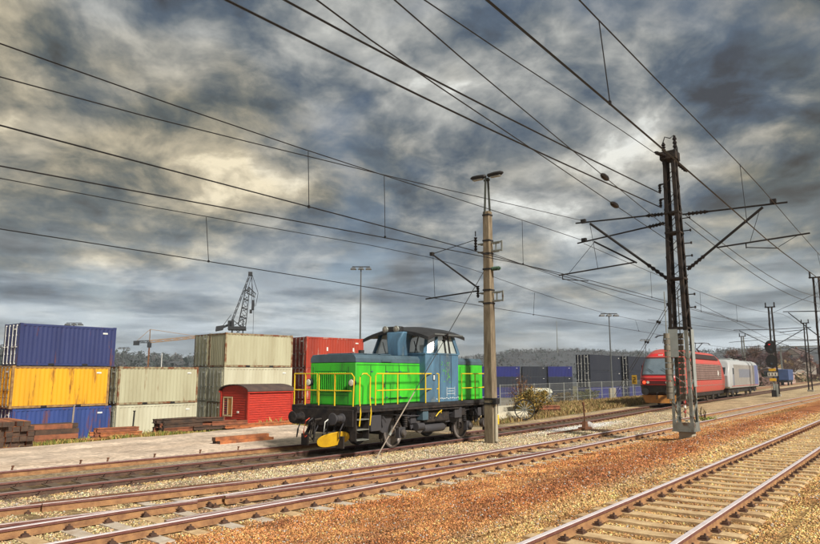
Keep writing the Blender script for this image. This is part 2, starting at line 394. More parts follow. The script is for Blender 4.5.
o, n_ = stones('ballast_stones', 900000, (3.5, 46), (1.2, 16), .0165, keep_all, 3, stone_m); tag(o, 'loose ballast stones spread over the ground between the tracks', 'ballast')
print('stones', n_)

# dirt road beside the rear track
rd_near = [(-60, 24.6), (-30, 22.2), (0, 19.1), (7.4, 18.55), (12.7, 17.85), (16.5, 17.6), (18.2, 18.6), (19.2, 20.0), (20.6, 21.6), (22.4, 23.2), (23.0, 24.3)]
rd_far = [(-60, 27.5), (-30, 26.2), (0, 25.2), (7.4, 25.0), (12.7, 25.0), (16.5, 25.2), (18.2, 25.25), (19.2, 25.2), (20.6, 25.1), (22.4, 24.9), (23.05, 24.6)]
V = []; K = 14
xsr = np.concatenate([np.linspace(-60, 0, 30), np.linspace(.5, 23, 80)])
yn = np.interp(xsr, [p[0] for p in rd_near], [p[1] for p in rd_near])+(fbm(xsr*1.3, xsr*0, 5)-.5)*.35
yf = np.interp(xsr, [p[0] for p in rd_far], [p[1] for p in rd_far])+(fbm(xsr*1.1, xsr*0+9, 6)-.5)*.6
for j in range(K+1):
    t = j/K; yy = yn*(1-t)+yf*t; e = min(t, 1-t)*K
    zz_ = terrain(xsr, yy)*.5+(-.03 if e < .5 else .095 if e < 1.5 else .12)+(fbm(xsr*.8, yy*.8, 8)-.5)*.03
    zz_ = np.where(xsr > 22.9, -.05, zz_)
    V.append(np.stack([xsr, yy, zz_], 1))
V = np.concatenate(V); nxr = len(xsr); I = np.arange((K+1)*nxr).reshape(K+1, nxr)
F = np.stack([I[:-1, :-1], I[:-1, 1:], I[1:, 1:], I[1:, :-1]], -1).reshape(-1, 4)
f_ = fbm(V[:, 0]*.5, V[:, 1]*1.6, 55)[:, None]; rut = np.exp(-((fbm(V[:, 0]*.15, V[:, 1]*.0, 5)*.6+V[:, 1]-22.2)/.28)**2)+np.exp(-((fbm(V[:, 0]*.15, V[:, 1]*.0, 5)*.6+V[:, 1]-23.9)/.28)**2)
cr = (np.array([[.44, .34, .26]])*(1-f_)+np.array([[.80, .68, .57]])*f_)*(1-.22*rut[:, None])
o = link('dirt_road', np_mesh('dirt_road', V, F, ground_mat('packed_dirt', 9, .35, .3), cr, 'zone')); o['kind'] = 'structure'
o.data.polygons.foreach_set('use_smooth', [True]*len(o.data.polygons))

# ---------------------------------------------------------------- tracks
rail_oily = mat('oily_rail_head', (.26, .21, .20), .45, .3, (.10, .07, .06), 6, .7)
PROF = [(-.075, 0), (.075, 0), (.075, .014), (.016, .034), (.014, .100), (.038, .112), (.038, .152), (.034, .160), (-.034, .160), (-.038, .152), (-.038, .112), (-.014, .100), (-.016, .034), (-.075, .014)]
def rail_mesh(name, yf_, x0, x1, zb, head, step=1.0):
    n = max(2, int((x1-x0)/step)); mb = MB(); xs_ = [x0+(x1-x0)*i/n for i in range(n+1)]
    k = len(PROF)
    for x in xs_:
        y = yf_(x); dy = (yf_(x+.2)-yf_(x-.2))/.4; c = 1/math.sqrt(1+dy*dy)
        mb.v += [(x-p*dy*c, y+p*c, zb+q) for p, q in PROF]
    for i in range(n):
        for j in range(k):
            a, b = i*k+j, i*k+(j+1) % k; mb.f.append((b, a, a+k, b+k)); mb.mi.append(1 if j in (6, 7, 8) else 2 if j in (4, 5, 9, 10) else 0)
    mb.f += [tuple(range(k)), tuple(n*k+j for j in range(k-1, -1, -1))]; mb.mi += [0, 0]
    return mb.mesh(name, [rail_rust_sunlit if head is not rail_oily else rail_dark, head, head_side], smooth=False)
def sleeper_mb(L, w=.26, h=.2, dip=.006):
    poly = [(-L/2, 0), (L/2, 0), (L/2, h-.02), (L/2-.06, h), (.35, h), (.2, h-dip), (-.2, h-dip), (-.35, h), (-L/2+.06, h), (-L/2, h-.02)]
    return MB().prism(poly, -w/2, w/2, 'x')
def fasten_mb():
    mb = MB()
    mb.box(-.16, .16, -.08, .08, 0, .014)
    for s in (-1, 1):
        mb.box(s*.11-.035, s*.11+.035, -.05, .05, .014, .045); mb.cyl((s*.115, 0, .045), (s*.115, 0, .085), .017, n=6); mb.bar((s*.05, 0, .04), (s*.12, 0, .055), .045, .015)
    m = Matrix.Rotation(R(90), 4, 'Z'); mb.v = [tuple(m @ Vector(p)) for p in mb.v]
    return mb
fast_me = fasten_mb().mesh('rail_fastening', fast_m, smooth=False)
def tie_row(trk, x0, x1, sp, yfun, L, zb, me, near_x, joff=(.7525,), name='sleeper', stuffm=None, yaw=0.0, jit=.02):
    x = x0; i = 0; mbs = MB(); mf = MB(); fm = fasten_mb()
    while x < x1:
        y = yfun(x); a = math.atan((yfun(x+.3)-yfun(x-.3))/.6)+yaw
        zt = zb+rnd.uniform(-.012, .006)
        if -1 < x < near_x and i < 290:
            s = link(name, me, trk); s.location = (x+rnd.uniform(-jit, jit), y, zt-.2); s.rotation_euler = (rnd.uniform(-.004, .004), 0, a+rnd.uniform(-jit, jit)*.6); i += 1
            if x < 26:
                for q in joff:
                    for sg in (-1, 1):
                        f_o = link('rail_fastening', fast_me, s); f_o.location = (0, sg*q, .2)
            else:
                m = Matrix.Translation((x, y, zt)) @ Matrix.Rotation(a, 4, 'Z')
                for sg in (-1, 1): mf.m = m @ Matrix.Translation((0, sg*.7525, 0)); mf.box(-.06, .06, -.16, .16, 0, .06)
        else:
            m = Matrix.Translation((x, y, zt-.2)) @ Matrix.Rotation(a, 4, 'Z'); mbs.m = m; mbs.box(-.13, .13, -L/2, L/2, 0, .2)
        x += sp
    if mbs.v: o = link(name+'_run', mbs.mesh('sleeper_run', me.materials[0], False), trk); o['kind'] = 'stuff'
    if mf.v: o = link('rail_fastening_run', mf.mesh('rail_fastening_run', steel_rust, False), trk); o['kind'] = 'stuff'

trk = thing('railway_track', 'nearest straight track with shiny rails on concrete sleepers, lower right corner', 'track')
for s in (-1, 1): part('rail', rail_mesh('rail', lambda x, s=s: yA(x)+s*.7525, -20, 320, .275, rail_top, 12), None, trk)
tie_a = sleeper_mb(2.5).mesh('sleeper', conc_tie, False)
tie_row(trk, -20, 320, .6, yA, 2.5, .296, tie_a, 75)

trk = thing('railway_track', 'middle through track in front of the green locomotive, passing left of the lattice mast', 'track')
part('rail', rail_mesh('rail', lambda x: yB(x)-.7525, -60, 320, .0, rail_top, .8), None, trk)
part('rail', rail_mesh('rail', lambda x: yB(x)+.7525, -60, 320, .0, rail_top, .8), None, trk)
part('check_rail', rail_mesh('check_rail', lambda x: yB(x)-.7525+.13, 6.6, 11.5, .01, rail_dull, .6), None, trk)
# long sleepers carry both diverging roads of the turnout
x = -58.; k = 0; mbs = MB(); mats_t = [pale_tie, conc_tie, pale_tie]
tie_cache = {}
while x < 320:
    b, b2 = yB(x), yB2(x); joint = (b2-b) < 2.3
    spans = [((b-1.25), (b2+1.25))] if joint else [(b-1.25, b+1.25), (b2-1.25, b2+1.25)]
    for (ya, yb_) in spans:
        L = round((yb_-ya)*4)/4; zt = .0+rnd.uniform(-.004, .006)
        if 0 < x < 75:
            key = (L, k % 3)
            if key not in tie_cache: tie_cache[key] = MB().box(-.13, .13, -L/2, L/2, -.2, 0).mesh('sleeper', mats_t[k % 3], False)
            s = link('sleeper', tie_cache[key], trk); s.location = (x+rnd.uniform(-.02, .02), (ya+yb_)/2, zt); s.rotation_euler = (0, 0, math.atan(yB(x+.5)-yB(x-.5))+rnd.uniform(-.012, .012))
            if x < 30:
                rails_y = [b-.7525, b+.7525]+([b2-.7525, b2+.7525] if (b2-b) > .12 else [])
                for ry in rails_y:
                    if ya < ry < yb_:
                        fo = link('rail_fastening', fast_me, s); fo.location = (0, ry-(ya+yb_)/2, .004)
        else: mbs.box(x-.13, x+.13, ya, yb_, -.2, zt)
    x += .65; k += 1
o = link('sleeper_run', mbs.mesh('sleeper_run', conc_tie, False), trk); o['kind'] = 'stuff'

trk = thing('railway_track', 'track curving off the middle track at the points, nearer the locomotive at left', 'track')
part('rail', rail_mesh('rail', lambda x: yB2(x)+.7525+(.02 if x < 25 else 0), -60, 25.5, .0, rail_dull, .6), None, trk)
part('switch_blade', rail_mesh('switch_blade', lambda x: yB2(x)-.7525+.08, 8.6, 25.0, .004, rail_dull, .6), None, trk)
part('rail', rail_mesh('rail', lambda x: yB2(x)-.7525, -60, 8.0, .0, rail_dull, .6), None, trk)
part('check_rail', rail_mesh('check_rail', lambda x: yB2(x)+.7525-.12, 6.0, 10.2, .025, rail_dull, .4), None, trk)
mb = MB().bar((5.9, yB2(5.9)+.7525+.11, .10), (10.0, yB2(10)+.7525+.11, .10), .035, .16)
part('guard_bar', mb, steel_rust, trk)
mb = MB()
for i in range(4): part('stretcher_bar', MB().box(21.5-i*1.6, 21.56-i*1.6, yB(21)-.72, yB(21)+.95, .03, .06), steel_rust, trk)

trk = thing('railway_track', 'oily dark track that the green locomotive and the red train stand on', 'track')
for s in (-1, 1): part('rail', rail_mesh('rail', lambda x, s=s: yC(x)+s*.7525, -60, 320, -.045, rail_oily, 1.0), None, trk)
tie_c = MB().box(-.13, .13, -1.25, 1.25, 0, .2).mesh('sleeper', wood_tie, False)
tie_row(trk, -58, 320, .65, yC, 2.5, .0, tie_c, 70)
trk = thing('railway_track', 'far siding behind the white locomotive, running off to the right', 'track')
for s in (-1, 1): part('rail', rail_mesh('rail', lambda x, s=s: yD(x)+s*.7525, 92, 320, 0, rail_dull, 3.0), None, trk)
mb = MB()
for i in range(350): x = 92+i*.65; mb.box(x-.13, x+.13, yD(x)-1.25, yD(x)+1.25, -.15, .0)
o = part('sleeper_run', mb, wood_tie, trk); o['kind'] = 'stuff'

# old rail and scrap along the road edge
def old_y(x): return float(np.interp(x, [-40, 0, 7.4, 12.7, 16.3, 17.5], [22.2, 18.95, 18.35, 17.65, 17.25, 17.1]))
t = thing('old_rail', 'rusty disused rail with upright pegs along the near edge of the dirt road', 'rail', (0, 0, 0))
part('rail', rail_mesh('rail', old_y, -40, 17.5, .0, rail_dull, 1.0), None, t)
for x in (7.6, 9.2, 9.9, 11.2, 12.6, 13.9):
    mb = MB().cyl((0, 0, 0), (.02, 0, .10), .025, .02, 6).cb((.02, 0, .10), (.05, .05, .03)); p = part('peg', mb, steel_rust, t); p.location = (x, old_y(x)+.02, .15)
# ---------------------------------------------------------------- containers
CW, CH = 2.44, 2.59
CC = {}
def corr(L, H, depth=.030, pitch=.28):
    """trapezoid-corrugated sheet in the xz plane, thickness along -y (outward at y=0)"""
    n = max(3, round(L/pitch)); p = L/n; xs_ = []
    for i in range(n): x = -L/2+i*p; xs_ += [(x, 0), (x+p*.25, 0), (x+p*.5, depth), (x+p*.75, depth)]
    xs_.append((L/2, 0)); mb = MB(); mb.grid([[(x, y, 0) for x, y in xs_], [(x, y, H) for x, y in xs_]]); return mb
def container(label, key, m_body, loc, rz=0, L=6.058, m_frame=None, m_rod=None, group=None, rot180=False, marks=True):
    m_frame = m_frame or m_body; m_rod = m_rod or galv
    t = thing('shipping_container', label, 'shipping container', loc, R(rz)+(math.pi if rot180 else 0), group)
    K = (key, L)
    if K not in CC:
        d = {}
        s = corr(L-.3, CH-.32)
        d['side'] = s.mesh('side_panel', m_body, False); d['end'] = corr(CW-.3, CH-.3, .04).mesh('end_panel', m_body, False)
        P = .15; d['post'] = MB().cb((0, 0, CH/2), (P-.01, P-.01, CH-.22)).mesh('corner_post', m_frame, False)
        d['long'] = MB().box(-L/2+.14, L/2-.14, -.03, .03, 0, .135).mesh('side_rail', m_frame, False)
        d['short'] = MB().box(-.04, .04, -CW/2+.14, CW/2-.14, 0, .13).mesh('end_rail', m_frame, False)
        mb = MB().box(-L/2+.1, L/2-.1, -CW/2+.05, CW/2-.05, CH-.06, CH-.035)
        for i in range(int(L/.5)): mb.box(-L/2+.3+i*.5, -L/2+.5+i*.5, -CW/2+.15, CW/2-.15, CH-.035, CH-.02)
        d['roof'] = mb.mesh('roof_panel', m_body, False)
        d['cast'] = MB().cb((0, 0, 0), (.178, .162, .118)).mesh('corner_casting', m_frame, False)
        w = CW/2-.16; mb = MB().box(-.03, 0, 0, w-.01, .16, CH-.16)
        for z0 in np.linspace(.22, CH-.75, 5): mb.box(-.05, -.03, .08, w-.09, z0+.03, z0+.40)
        d['door'] = mb.mesh('door', m_body, False)
        mb = MB().cyl((-.07, 0, .1), (-.07, 0, CH-.1), .02, n=6)
        for z0 in (.13, .7, 1.25, 1.85, CH-.13): mb.cb((-.055, 0, z0), (.05, .09, .07))
        mb.bar((-.1, 0, 1.15), (-.1, .32, 1.12), .03, .045)
        d['rod'] = mb.mesh('lock_rod', m_rod, False)
        d['pocket'] = MB().box(-.18, .18, -.006, .006, 0, .11).mesh('fork_pocket', dark_steel, False)
        d['mark'] = MB().box(-.16, .16, -.004, .004, 0, .10).mesh('marking', white_plate, False)
        d['floor'] = MB().box(-L/2+.1, L/2-.1, -CW/2+.08, CW/2-.08, .1, .15).mesh('floor', dark_steel, False)
        CC[K] = d
    d = CC[K]
    o = link('side_panel', d['side'], t); o.location = (0, -CW/2+.012, .16)
    o = link('side_panel', d['side'], t); o.location = (0, CW/2-.012, .16); o.rotation_euler = (0, 0, math.pi)
    o = link('end_panel', d['end'], t); o.location = (L/2-.02, 0, .15); o.rotation_euler = (0, 0, math.pi/2)
    for n_, k in (('roof_panel', 'roof'), ('floor', 'floor')): link(n_, d[k], t)
    for z0 in (.02, CH-.155):
        for s_ in (-1, 1):
            o = link('side_rail', d['long'], t); o.location = (0, s_*(CW/2-.036), z0)
            o = link('end_rail', d['short'], t); o.location = (s_*(L/2-.05), 0, z0)
    for sx in (-1, 1):
        for sy in (-1, 1):
            o = link('corner_post', d['post'], t); o.location = (sx*(L/2-.075), sy*(CW/2-.075), 0)
    for sx in (-1, 1):
        for sy in (-1, 1):
            for z0 in (.06, CH-.058): o = link('corner_casting', d['cast'], t); o.location = (sx*(L/2-.088), sy*(CW/2-.080), z0)
    for sy in (-1, 1):
        dr = link('door', d['door'], t); dr.location = (-L/2+.02, 0, 0); dr.scale = (1, sy, 1)
        for q in (.28, .84): r_ = link('lock_rod', d['rod'], dr); r_.location = (0, q, 0)
    for sx in (-1, 1):
        for sy in (-1, 1): o = link('fork_pocket', d['pocket'], t); o.location = (sx*(1.05 if L < 8 else 1.0), sy*(CW/2-.0), .03)
    if marks:
        for sx, z0 in ((L/2-.75, CH-.48),): o = link('marking', d['mark'], t); o.location = (sx, -CW/2-.002, z0)
        o = link('marking', d['mark'], t); o.location = (-L/2-.055, -.62, CH-.42); o.rotation_euler = (0, 0, math.pi/2)
    if key == 'red':
        for sx in (-.9, 1.9): o = link('marking', d['mark'], t); o.location = (sx, -CW/2-.004, CH*.55); o.scale = (.45, 1, 3.2)
    return t
V_ = (1, 1, .16)
cm = {
 'blue': mat('navy_container_paint', (.035, .048, .15), .5, 0, (.02, .028, .10), 1.2, .7, .1, rust=.25, stretch=V_),
 'yellow': mat('yellow_container_paint', (.78, .40, .02), .5, 0, (.55, .27, .02), 1.0, .7, .1, rust=.35, stretch=V_),
 'blue2': mat('mid_blue_container_paint', (.04, .075, .27), .5, 0, (.02, .04, .13), 1.2, .8, .1, rust=.4, stretch=V_),
 'cream': mat('pale_green_grey_container_paint', (.46, .45, .31), .6, 0, (.33, .30, .19), .9, .8, .1, rust=.22, rustcol=(.19, .09, .03), stretch=V_, rscale=1.2),
 'creamw': mat('dirty_white_container_paint', (.55, .54, .41), .6, 0, (.39, .36, .25), .8, .8, .1, rust=.15, rustcol=(.22, .11, .04), stretch=V_, rscale=1.2),
 'red': mat('rust_red_container_paint', (.38, .045, .022), .55, 0, (.20, .025, .015), 1.0, .7, .1, rust=.3, rustcol=(.5, .40, .33), stretch=V_),
 'black': mat('black_container_paint', (.016, .02, .034), .5, 0, (.03, .034, .045), 1.0, .6, .1, stretch=V_),
 'ultra': mat('ultramarine_container_paint', (.015, .02, .16), .5, 0, (.012, .014, .08), 1.0, .6, .1, stretch=V_),
}
fr_rusty = mat('rust_streaked_frame', (.36, .22, .08), .75, 0, (.16, .07, .03), 5, .9, .2)
fr_cream = mat('rusty_cream_frame', (.33, .29, .18), .7, 0, (.14, .08, .04), 4, .9, .2, rust=.7)
B0 = -2.15
def place(px_near_left, yaw, L=6.058):               # centre from the near left bottom corner
    a = R(yaw); x, y = px_near_left; return (x+math.cos(a)*L/2-math.sin(a)*CW/2, y+math.sin(a)*L/2+math.cos(a)*CW/2)
def stack(corner, yaw, items, z0=B0, L=6.058, group=None):
    x, y = place(corner, yaw, L)
    for k, it in items:
        lab, key, kw = it; kw = dict(kw); dx = kw.pop('dx', 0); dy = kw.pop('dy', 0)
        container(lab, key, cm[key], (x+dx, y+dy, z0+k*(CH+.004)), yaw, L, group=group, **kw)
G1 = 'shipping containers stacked in the yard on the left'
stack((17.95, 43.9), -2, [(0, ('mid-blue container at the bottom of the left stack, under the yellow one', 'blue2', dict(m_rod=white_plate))),
   (1, ('yellow container in the middle of the left stack, between two blue ones', 'yellow', dict(m_frame=fr_rusty, dx=-.18, dy=.1))),
   (2, ('navy blue container on top of the yellow one, topmost of the left stack', 'blue', dict(m_rod=white_plate, dx=.02)))], group=G1)
stack((11.2, 46.3), -2, [(0, ('rust red container at the bottom, cut off by the left edge of the picture', 'red', {})),
   (1, ('rust red container in the middle, cut off by the left edge of the picture', 'red', {})),
   (2, ('dirty white container on top of two red ones at the left edge of the picture', 'creamw', {}))], group=G1)
stack((24.25, 43.45), -3, [(0, ('dirty white container on the ground right of the blue and yellow stack', 'creamw', dict(m_frame=fr_cream))),
   (1, ('pale green grey container upper of two, directly right of the yellow one', 'cream', dict(m_frame=fr_cream, dx=.0)))], group=G1)
stack((31.6, 41.8), -8, [(0, ('cream container at the bottom of the stack directly behind the red hut', 'cream', dict(m_frame=fr_cream))),
   (1, ('cream container in the middle of the stack, just above the roof of the red hut', 'creamw', dict(m_frame=fr_cream))),
   (2, ('rust-streaked cream container topmost of the stack behind the red hut', 'cream', dict(m_frame=fr_cream, rot180=True)))], group=G1)
x2 = (31.6+2.47*math.sin(R(8)), 41.8+2.47*math.cos(R(8)))
stack(x2, -8, [(0, ('cream container at the bottom of the rear stack with its doors behind the red hut', 'creamw', dict(m_frame=fr_cream))),
   (1, ('cream container in the middle of the rear stack, its doors left of the hut stack', 'creamw', dict(m_frame=fr_cream))),
   (2, ('cream container on top of the rear stack, showing doors beside a corrugated end', 'cream', dict(m_frame=fr_cream)))], group=G1)
for k, w_ in enumerate(('bottom', 'middle', 'top')):
    container(f'rust red container at the {w_} of the stack behind the green front hood', 'red', cm['red'],
              (*place((39.15, 41.0), -10), B0+k*(CH+.004)), -10, m_rod=mat('faded_red_rod', (.5, .3, .25), .6), group=G1)
G2 = 'dark containers stacked beyond the fence'
def st12(corner, yaw, labs, L, keys, z0=B0):
    for k, (lab, key) in enumerate(zip(labs, keys)):
        container(lab, key, cm[key], (*place(corner, yaw, L), z0+k*(CH+.004)), yaw, L, m_rod=white_plate if key == 'black' else None, group=G2)
st12((103.0, 43.0), -2, ['blue long container at the bottom of the black stack left of the lamp post', 'black long container in the middle of the stack left of the lamp post', 'black long container on top of the stack left of the lamp post'], 12.19, ['ultra', 'black', 'black'])
st12((116.6, 41.7), -2, ['blue long container at the bottom of the stack beside the red train', 'black long container in the middle of the stack beside the red train', 'black long container on top of the stack beside the red train'], 12.19, ['ultra', 'black', 'black'])
far = [((148.4, 86.9), ['ultra', 'black', 'ultra']), ((152.5, 81.6), ['black', 'black', 'black']), ((156.5, 76.5), ['black', 'black', 'ultra']), ((144.6, 91.9), ['ultra', 'black', 'ultra'])]
names = ['just right of the concrete pole', 'behind the olive bush', 'behind the bare brown bush', 'partly behind the concrete pole']
for (c, ks), nm in zip(far, names):
    for k, w_ in enumerate(('bottom', 'middle', 'top')):
        a = -52; cn = 'blue' if ks[k] == 'ultra' else 'black'
        container(f'distant {cn} container at the {w_} of the stack {nm}', ks[k], cm[ks[k]], (*place(c, a), -3.35+k*(CH+.004)), a, group=G2)
# white rounded-roof box beside the bare bush
t = thing('storage_shed', 'low white shed roof beyond the fence, left of the black containers', 'shed', (98.5, 50.5, -2.4), R(-30)); t.scale = (.62, .8, .8)
part('wall', MB().box(-3.5, 3.5, -1.6, 1.6, 0, 2.5), mat('grey_wall', (.3, .32, .34), .8), t)
part('roof', MB().prism([(-1.8, 2.5), (1.8, 2.5), (1.5, 3.0), (.7, 3.35), (-.7, 3.35), (-1.5, 3.0)], -3.7, 3.7, 'x'), mat('cream_roof', (.62, .62, .5), .7), t)

# ---------------------------------------------------------------- red hut
red_board = mat('red_painted_board', (.50, .035, .018), .65, 0, (.30, .022, .014), 5, .8, .25, stretch=(.4, 1, 2))
hz_ = -.86
hut = thing('lineside_hut', 'small red weatherboarded hut with curved dark roof in front of the cream containers', 'hut', (29.45, 35.4, hz_), R(-2))
HL, HW, HH = 3.5, 2.8, 2.3
part('wall', MB().box(-HL/2, HL/2, -HW/2, HW/2, -.75, HH), red_board, hut)
nb_ = 16
bd = MB().prism([(0, 0), (-.045, 0), (-.010, HH/nb_), (0, HH/nb_)], -HL/2, HL/2, 'x')
bm_ = MB(); bm_.v = [(x, y, z) for x, y, z in bd.v]; bm_.f = bd.f; bm_.mi = bd.mi; side_board = bm_.mesh('board', red_board, False)
bd2 = MB().prism([(0, 0), (-.045, 0), (-.010, HH/nb_), (0, HH/nb_)], -HW/2, HW/2, 'x').mesh('board', red_board, False)
for i in range(nb_):
    o = link('board', side_board, hut); o.location = (0, -HW/2, i*HH/nb_)
    o = link('board', side_board, hut); o.location = (0, HW/2, i*HH/nb_); o.rotation_euler = (0, 0, math.pi)
    o = link('board', bd2, hut); o.location = (-HL/2, 0, i*HH/nb_); o.rotation_euler = (0, 0, -math.pi/2)
    o = link('board', bd2, hut); o.location = (HL/2, 0, i*HH/nb_); o.rotation_euler = (0, 0, math.pi/2)
arc = [(-HW/2*math.cos(math.pi*i/10)*1.0, HH+.36*math.sin(math.pi*i/10)) for i in range(11)]
part('gable', MB().prism(arc, -HL/2, HL/2, 'x'), red_board, hut)
arco = [(-(HW/2+.16)*math.cos(math.pi*i/12), HH+.02+.42*math.sin(math.pi*i/12)) for i in range(13)]
arci = [(p*.985, q-.05) for p, q in reversed(arco)]
mb = MB()
for i in range(12): mb.prism([arco[i], arco[i+1], arci[11-i], arci[12-i]], -HL/2-.16, HL/2+.16, 'x')
part('roof', mb, mat('dark_felt_roof', (.065, .045, .042), .85, 0, (.12, .08, .06), 2, .7, .3), hut)
for s_ in (-1, 1): part('fascia', MB().box(-HL/2-.15, HL/2+.15, s_*(HW/2+.12)-.015, s_*(HW/2+.12)+.015, HH-.10, HH+.0), red_board, hut)
for sx, sy in ((-1, -1), (-1, 1), (1, -1), (1, 1)):
    part('corner_board', MB().cb((sx*(HL/2+.012), sy*(HW/2+.012), HH/2), (.13, .13, HH)), red_board, hut)
w_ = part('window', MB().box(-HL/2-.035, -HL/2, .22, 1.08, .78, 1.86), mat('dark_window_pane', (.05, .04, .03), .2, spec=.7), hut)
mb = MB(); xw = -HL/2-.05
for y0, y1, z0, z1 in ((.16, 1.14, .70, .79), (.16, 1.14, 1.85, 1.94), (.16, .23, .79, 1.85), (1.07, 1.14, .79, 1.85), (.62, .67, .79, 1.85)): mb.box(xw-.02, xw+.01, y0, y1, z0, z1)
part('frame', mb, mat('cream_window_frame', (.62, .48, .28), .6), w_)
part('curtain', MB().box(-HL/2-.046, -HL/2-.037, .25, .60, .82, 1.84), mat('ochre_curtain', (.50, .22, .05), .9), w_)
part('door_handle', MB().cb((-HL/2-.05, -.45, 1.0), (.05, .16, .12)), white_plate, hut)

# ---------------------------------------------------------------- rusty stacks of old track steel and timbers
rust_a = mat('rusted_beam', (.30, .11, .055), .85, .05, (.10, .045, .03), 3, .9, .5)
rust_b = mat('orange_rusted_beam', (.52, .19, .07), .85, .05, (.18, .07, .04), 3, .9, .5)
tarry = mat('tarred_timber', (.05, .035, .028), .9, 0, (.12, .07, .045), 4, .8, .5)
BM = {}
def beam_me(L, w, h, m, kind):
    k = (L, w, h, m.name, kind)
    if k not in BM:
        mb = MB()
        if kind == 'rail': mb.box(-L/2, L/2, -w/2, w/2, 0, h*.15); mb.box(-L/2, L/2, -w*.12, w*.12, h*.15, h*.8); mb.box(-L/2, L/2, -w*.28, w*.28, h*.8, h)
        else: mb.box(-L/2, L/2, -w/2, w/2, 0, h)
        mb.mi = [1 if i % 6 in (4, 5) else 0 for i in range(len(mb.f))]; BM[k] = mb.mesh('beam', [m, m if 'pale' in m.name else tarry], False)
    return BM[k]
def pile(label, x, y, L, yaw, layers, w, h, mats_, kind='timber', cat='scrap pile', z=None, jit=.06, name='timber_stack'):
    z = tz(x, y) if z is None else z
    t = thing(name, label, cat, (x, y, z), R(yaw)); r = random.Random(int(x*31+y))
    zz_ = 0
    for i, n_ in enumerate(layers):
        for j in range(n_):
            o = link('beam', beam_me(L, w, h, mats_[r.randrange(len(mats_))], kind), t)
            o.location = (r.uniform(-jit, jit)*3, (j-(n_-1)/2)*w*1.06+r.uniform(-jit, jit)*.5, zz_); o.rotation_euler = (0, r.uniform(-.006, .006), r.uniform(-jit, jit)*.35)
        zz_ += h*1.03
    return t
pile('tall stack of rusty panels and dark timbers at the left edge, below the blue container', 10.45, 26.3, 2.6, 83, [6, 6, 6, 6, 6, 5], .21, .165, [rust_b, rust_b, rust_a], jit=.05)
pile('lower stack of dark tarred sleepers right beside the tall rusty stack', 12.15, 26.3, 1.5, -8, [6, 6, 5, 4], .2, .17, [tarry, rust_a], z=-.02)
pile('short bundle of rusty rails in the grass in front of the blue container', 14.55, 25.95, 1.6, -12, [5, 5, 3], .17, .15, [rust_a, rust_b], 'rail', z=-.04)
pile('long dark rusty girders in the grass before the white container', 17.6, 26.4, 2.0, 2, [5, 5, 4, 3], .2, .18, [rust_a, tarry], 'rail', z=-.12)
pile('heap of dark scrap rail ends left of the red hut', 19.3, 26.1, 1.7, -14, [5, 5, 4, 2], .2, .16, [tarry, rust_a], 'rail', jit=.2, z=-.08)
pile('pair of loose rusty rails lying in the grass between two scrap stacks', 13.4, 25.6, 1.6, -6, [2], .3, .10, [rust_b], 'rail')
pile('low row of rusty red rails in front of the red hut', 21.7, 25.3, 4.6, 0, [4, 3], .2, .12, [rust_b, rust_a], 'rail', jit=.15, z=.0)
pile('rusty beams lying on the dirt road beside the oily track', 15.9, 19.9, 2.3, -3, [2, 1], .22, .12, [rust_b, rust_a], 'timber', z=.1)
pile('stack of pale concrete beams behind the concrete pole', 35.6, 21.0, 5.2, -4, [3, 3], .35, .28, [mat('pale_concrete_beam', (.62, .58, .46), .9, 0, (.4, .36, .26), 3, .7, .3)], 'timber', name='concrete_beams', cat='concrete beams')
pile('second stack of pale concrete beams nearer the olive bush', 33.6, 18.9, 3.4, -6, [2, 1], .3, .22, [mat('pale_concrete_beam', (.6, .6, .5), .9)], 'timber', name='concrete_beams', cat='concrete beams')
pile('rusty flat frame standing in the dry grass right of the olive bush', 41.0, 20.6, 2.6, -20, [4, 4], .3, .22, [rust_a], 'rail')
t = thing('wheel_stop', 'round dark spoked iron wheel leaning beside the olive bush', 'iron wheel', (33.3, 17.75, .05), R(-60))
mb = MB().lathe([(.50, -.04), (.56, -.04), (.56, .04), (.50, .04), (.50, -.04)], (0, 0, .55), 'y', 20)
part('rim', mb, dark_steel, t)
for k in range(6): a = k*math.pi/6; part('spoke', MB().bar((-.5*math.cos(a), 0, .55-.5*math.sin(a)), (.5*math.cos(a), 0, .55+.5*math.sin(a)), .06, .04), galv, t)
# ---------------------------------------------------------------- green locomotive
grn = mat('bright_green_paint', (.06, .60, .03), .45, 0, (.04, .34, .03), 1.8, .9, .05, rust=.34, rustcol=(.05, .22, .035), stretch=(1.3, 1.3, .28))
slate = mat('slate_blue_paint', (.085, .14, .18), .5, 0, (.05, .085, .11), 2.2, .8, .08, rust=.1, rustcol=(.06, .05, .045))
cabb = mat('weathered_blue_cab_paint', (.09, .20, .31), .5, 0, (.055, .09, .13), 2.0, .9, .08, rust=.22, rustcol=(.20, .24, .24), stretch=(1, 1, .35))
yel = mat('yellow_handrail_paint', (.80, .55, .02), .45)
black = mat('black_roof_paint', (.02, .02, .022), .5, 0, (.05, .05, .052), 3, .7, .1)
under = mat('grimy_underframe', (.017, .016, .018), .75, .0, (.07, .055, .045), 4, .8, .3, spec=.2)
under_l = mat('grey_frame_plate', (.048, .047, .055), .7, .0, (.055, .05, .05), 3, .8, .2)
wheel_m = mat('worn_wheel_steel', (.20, .18, .17), .45, .6, (.08, .07, .065), 6, .6)
glass = mat('cab_glass', (.30, .36, .35), .06, 0, spec=.9)
LX, LY = 19.4, 15.12
loco = thing('locomotive', 'bright green and slate blue shunting locomotive with yellow handrails on the oily track', 'locomotive', (LX, LY, .152))
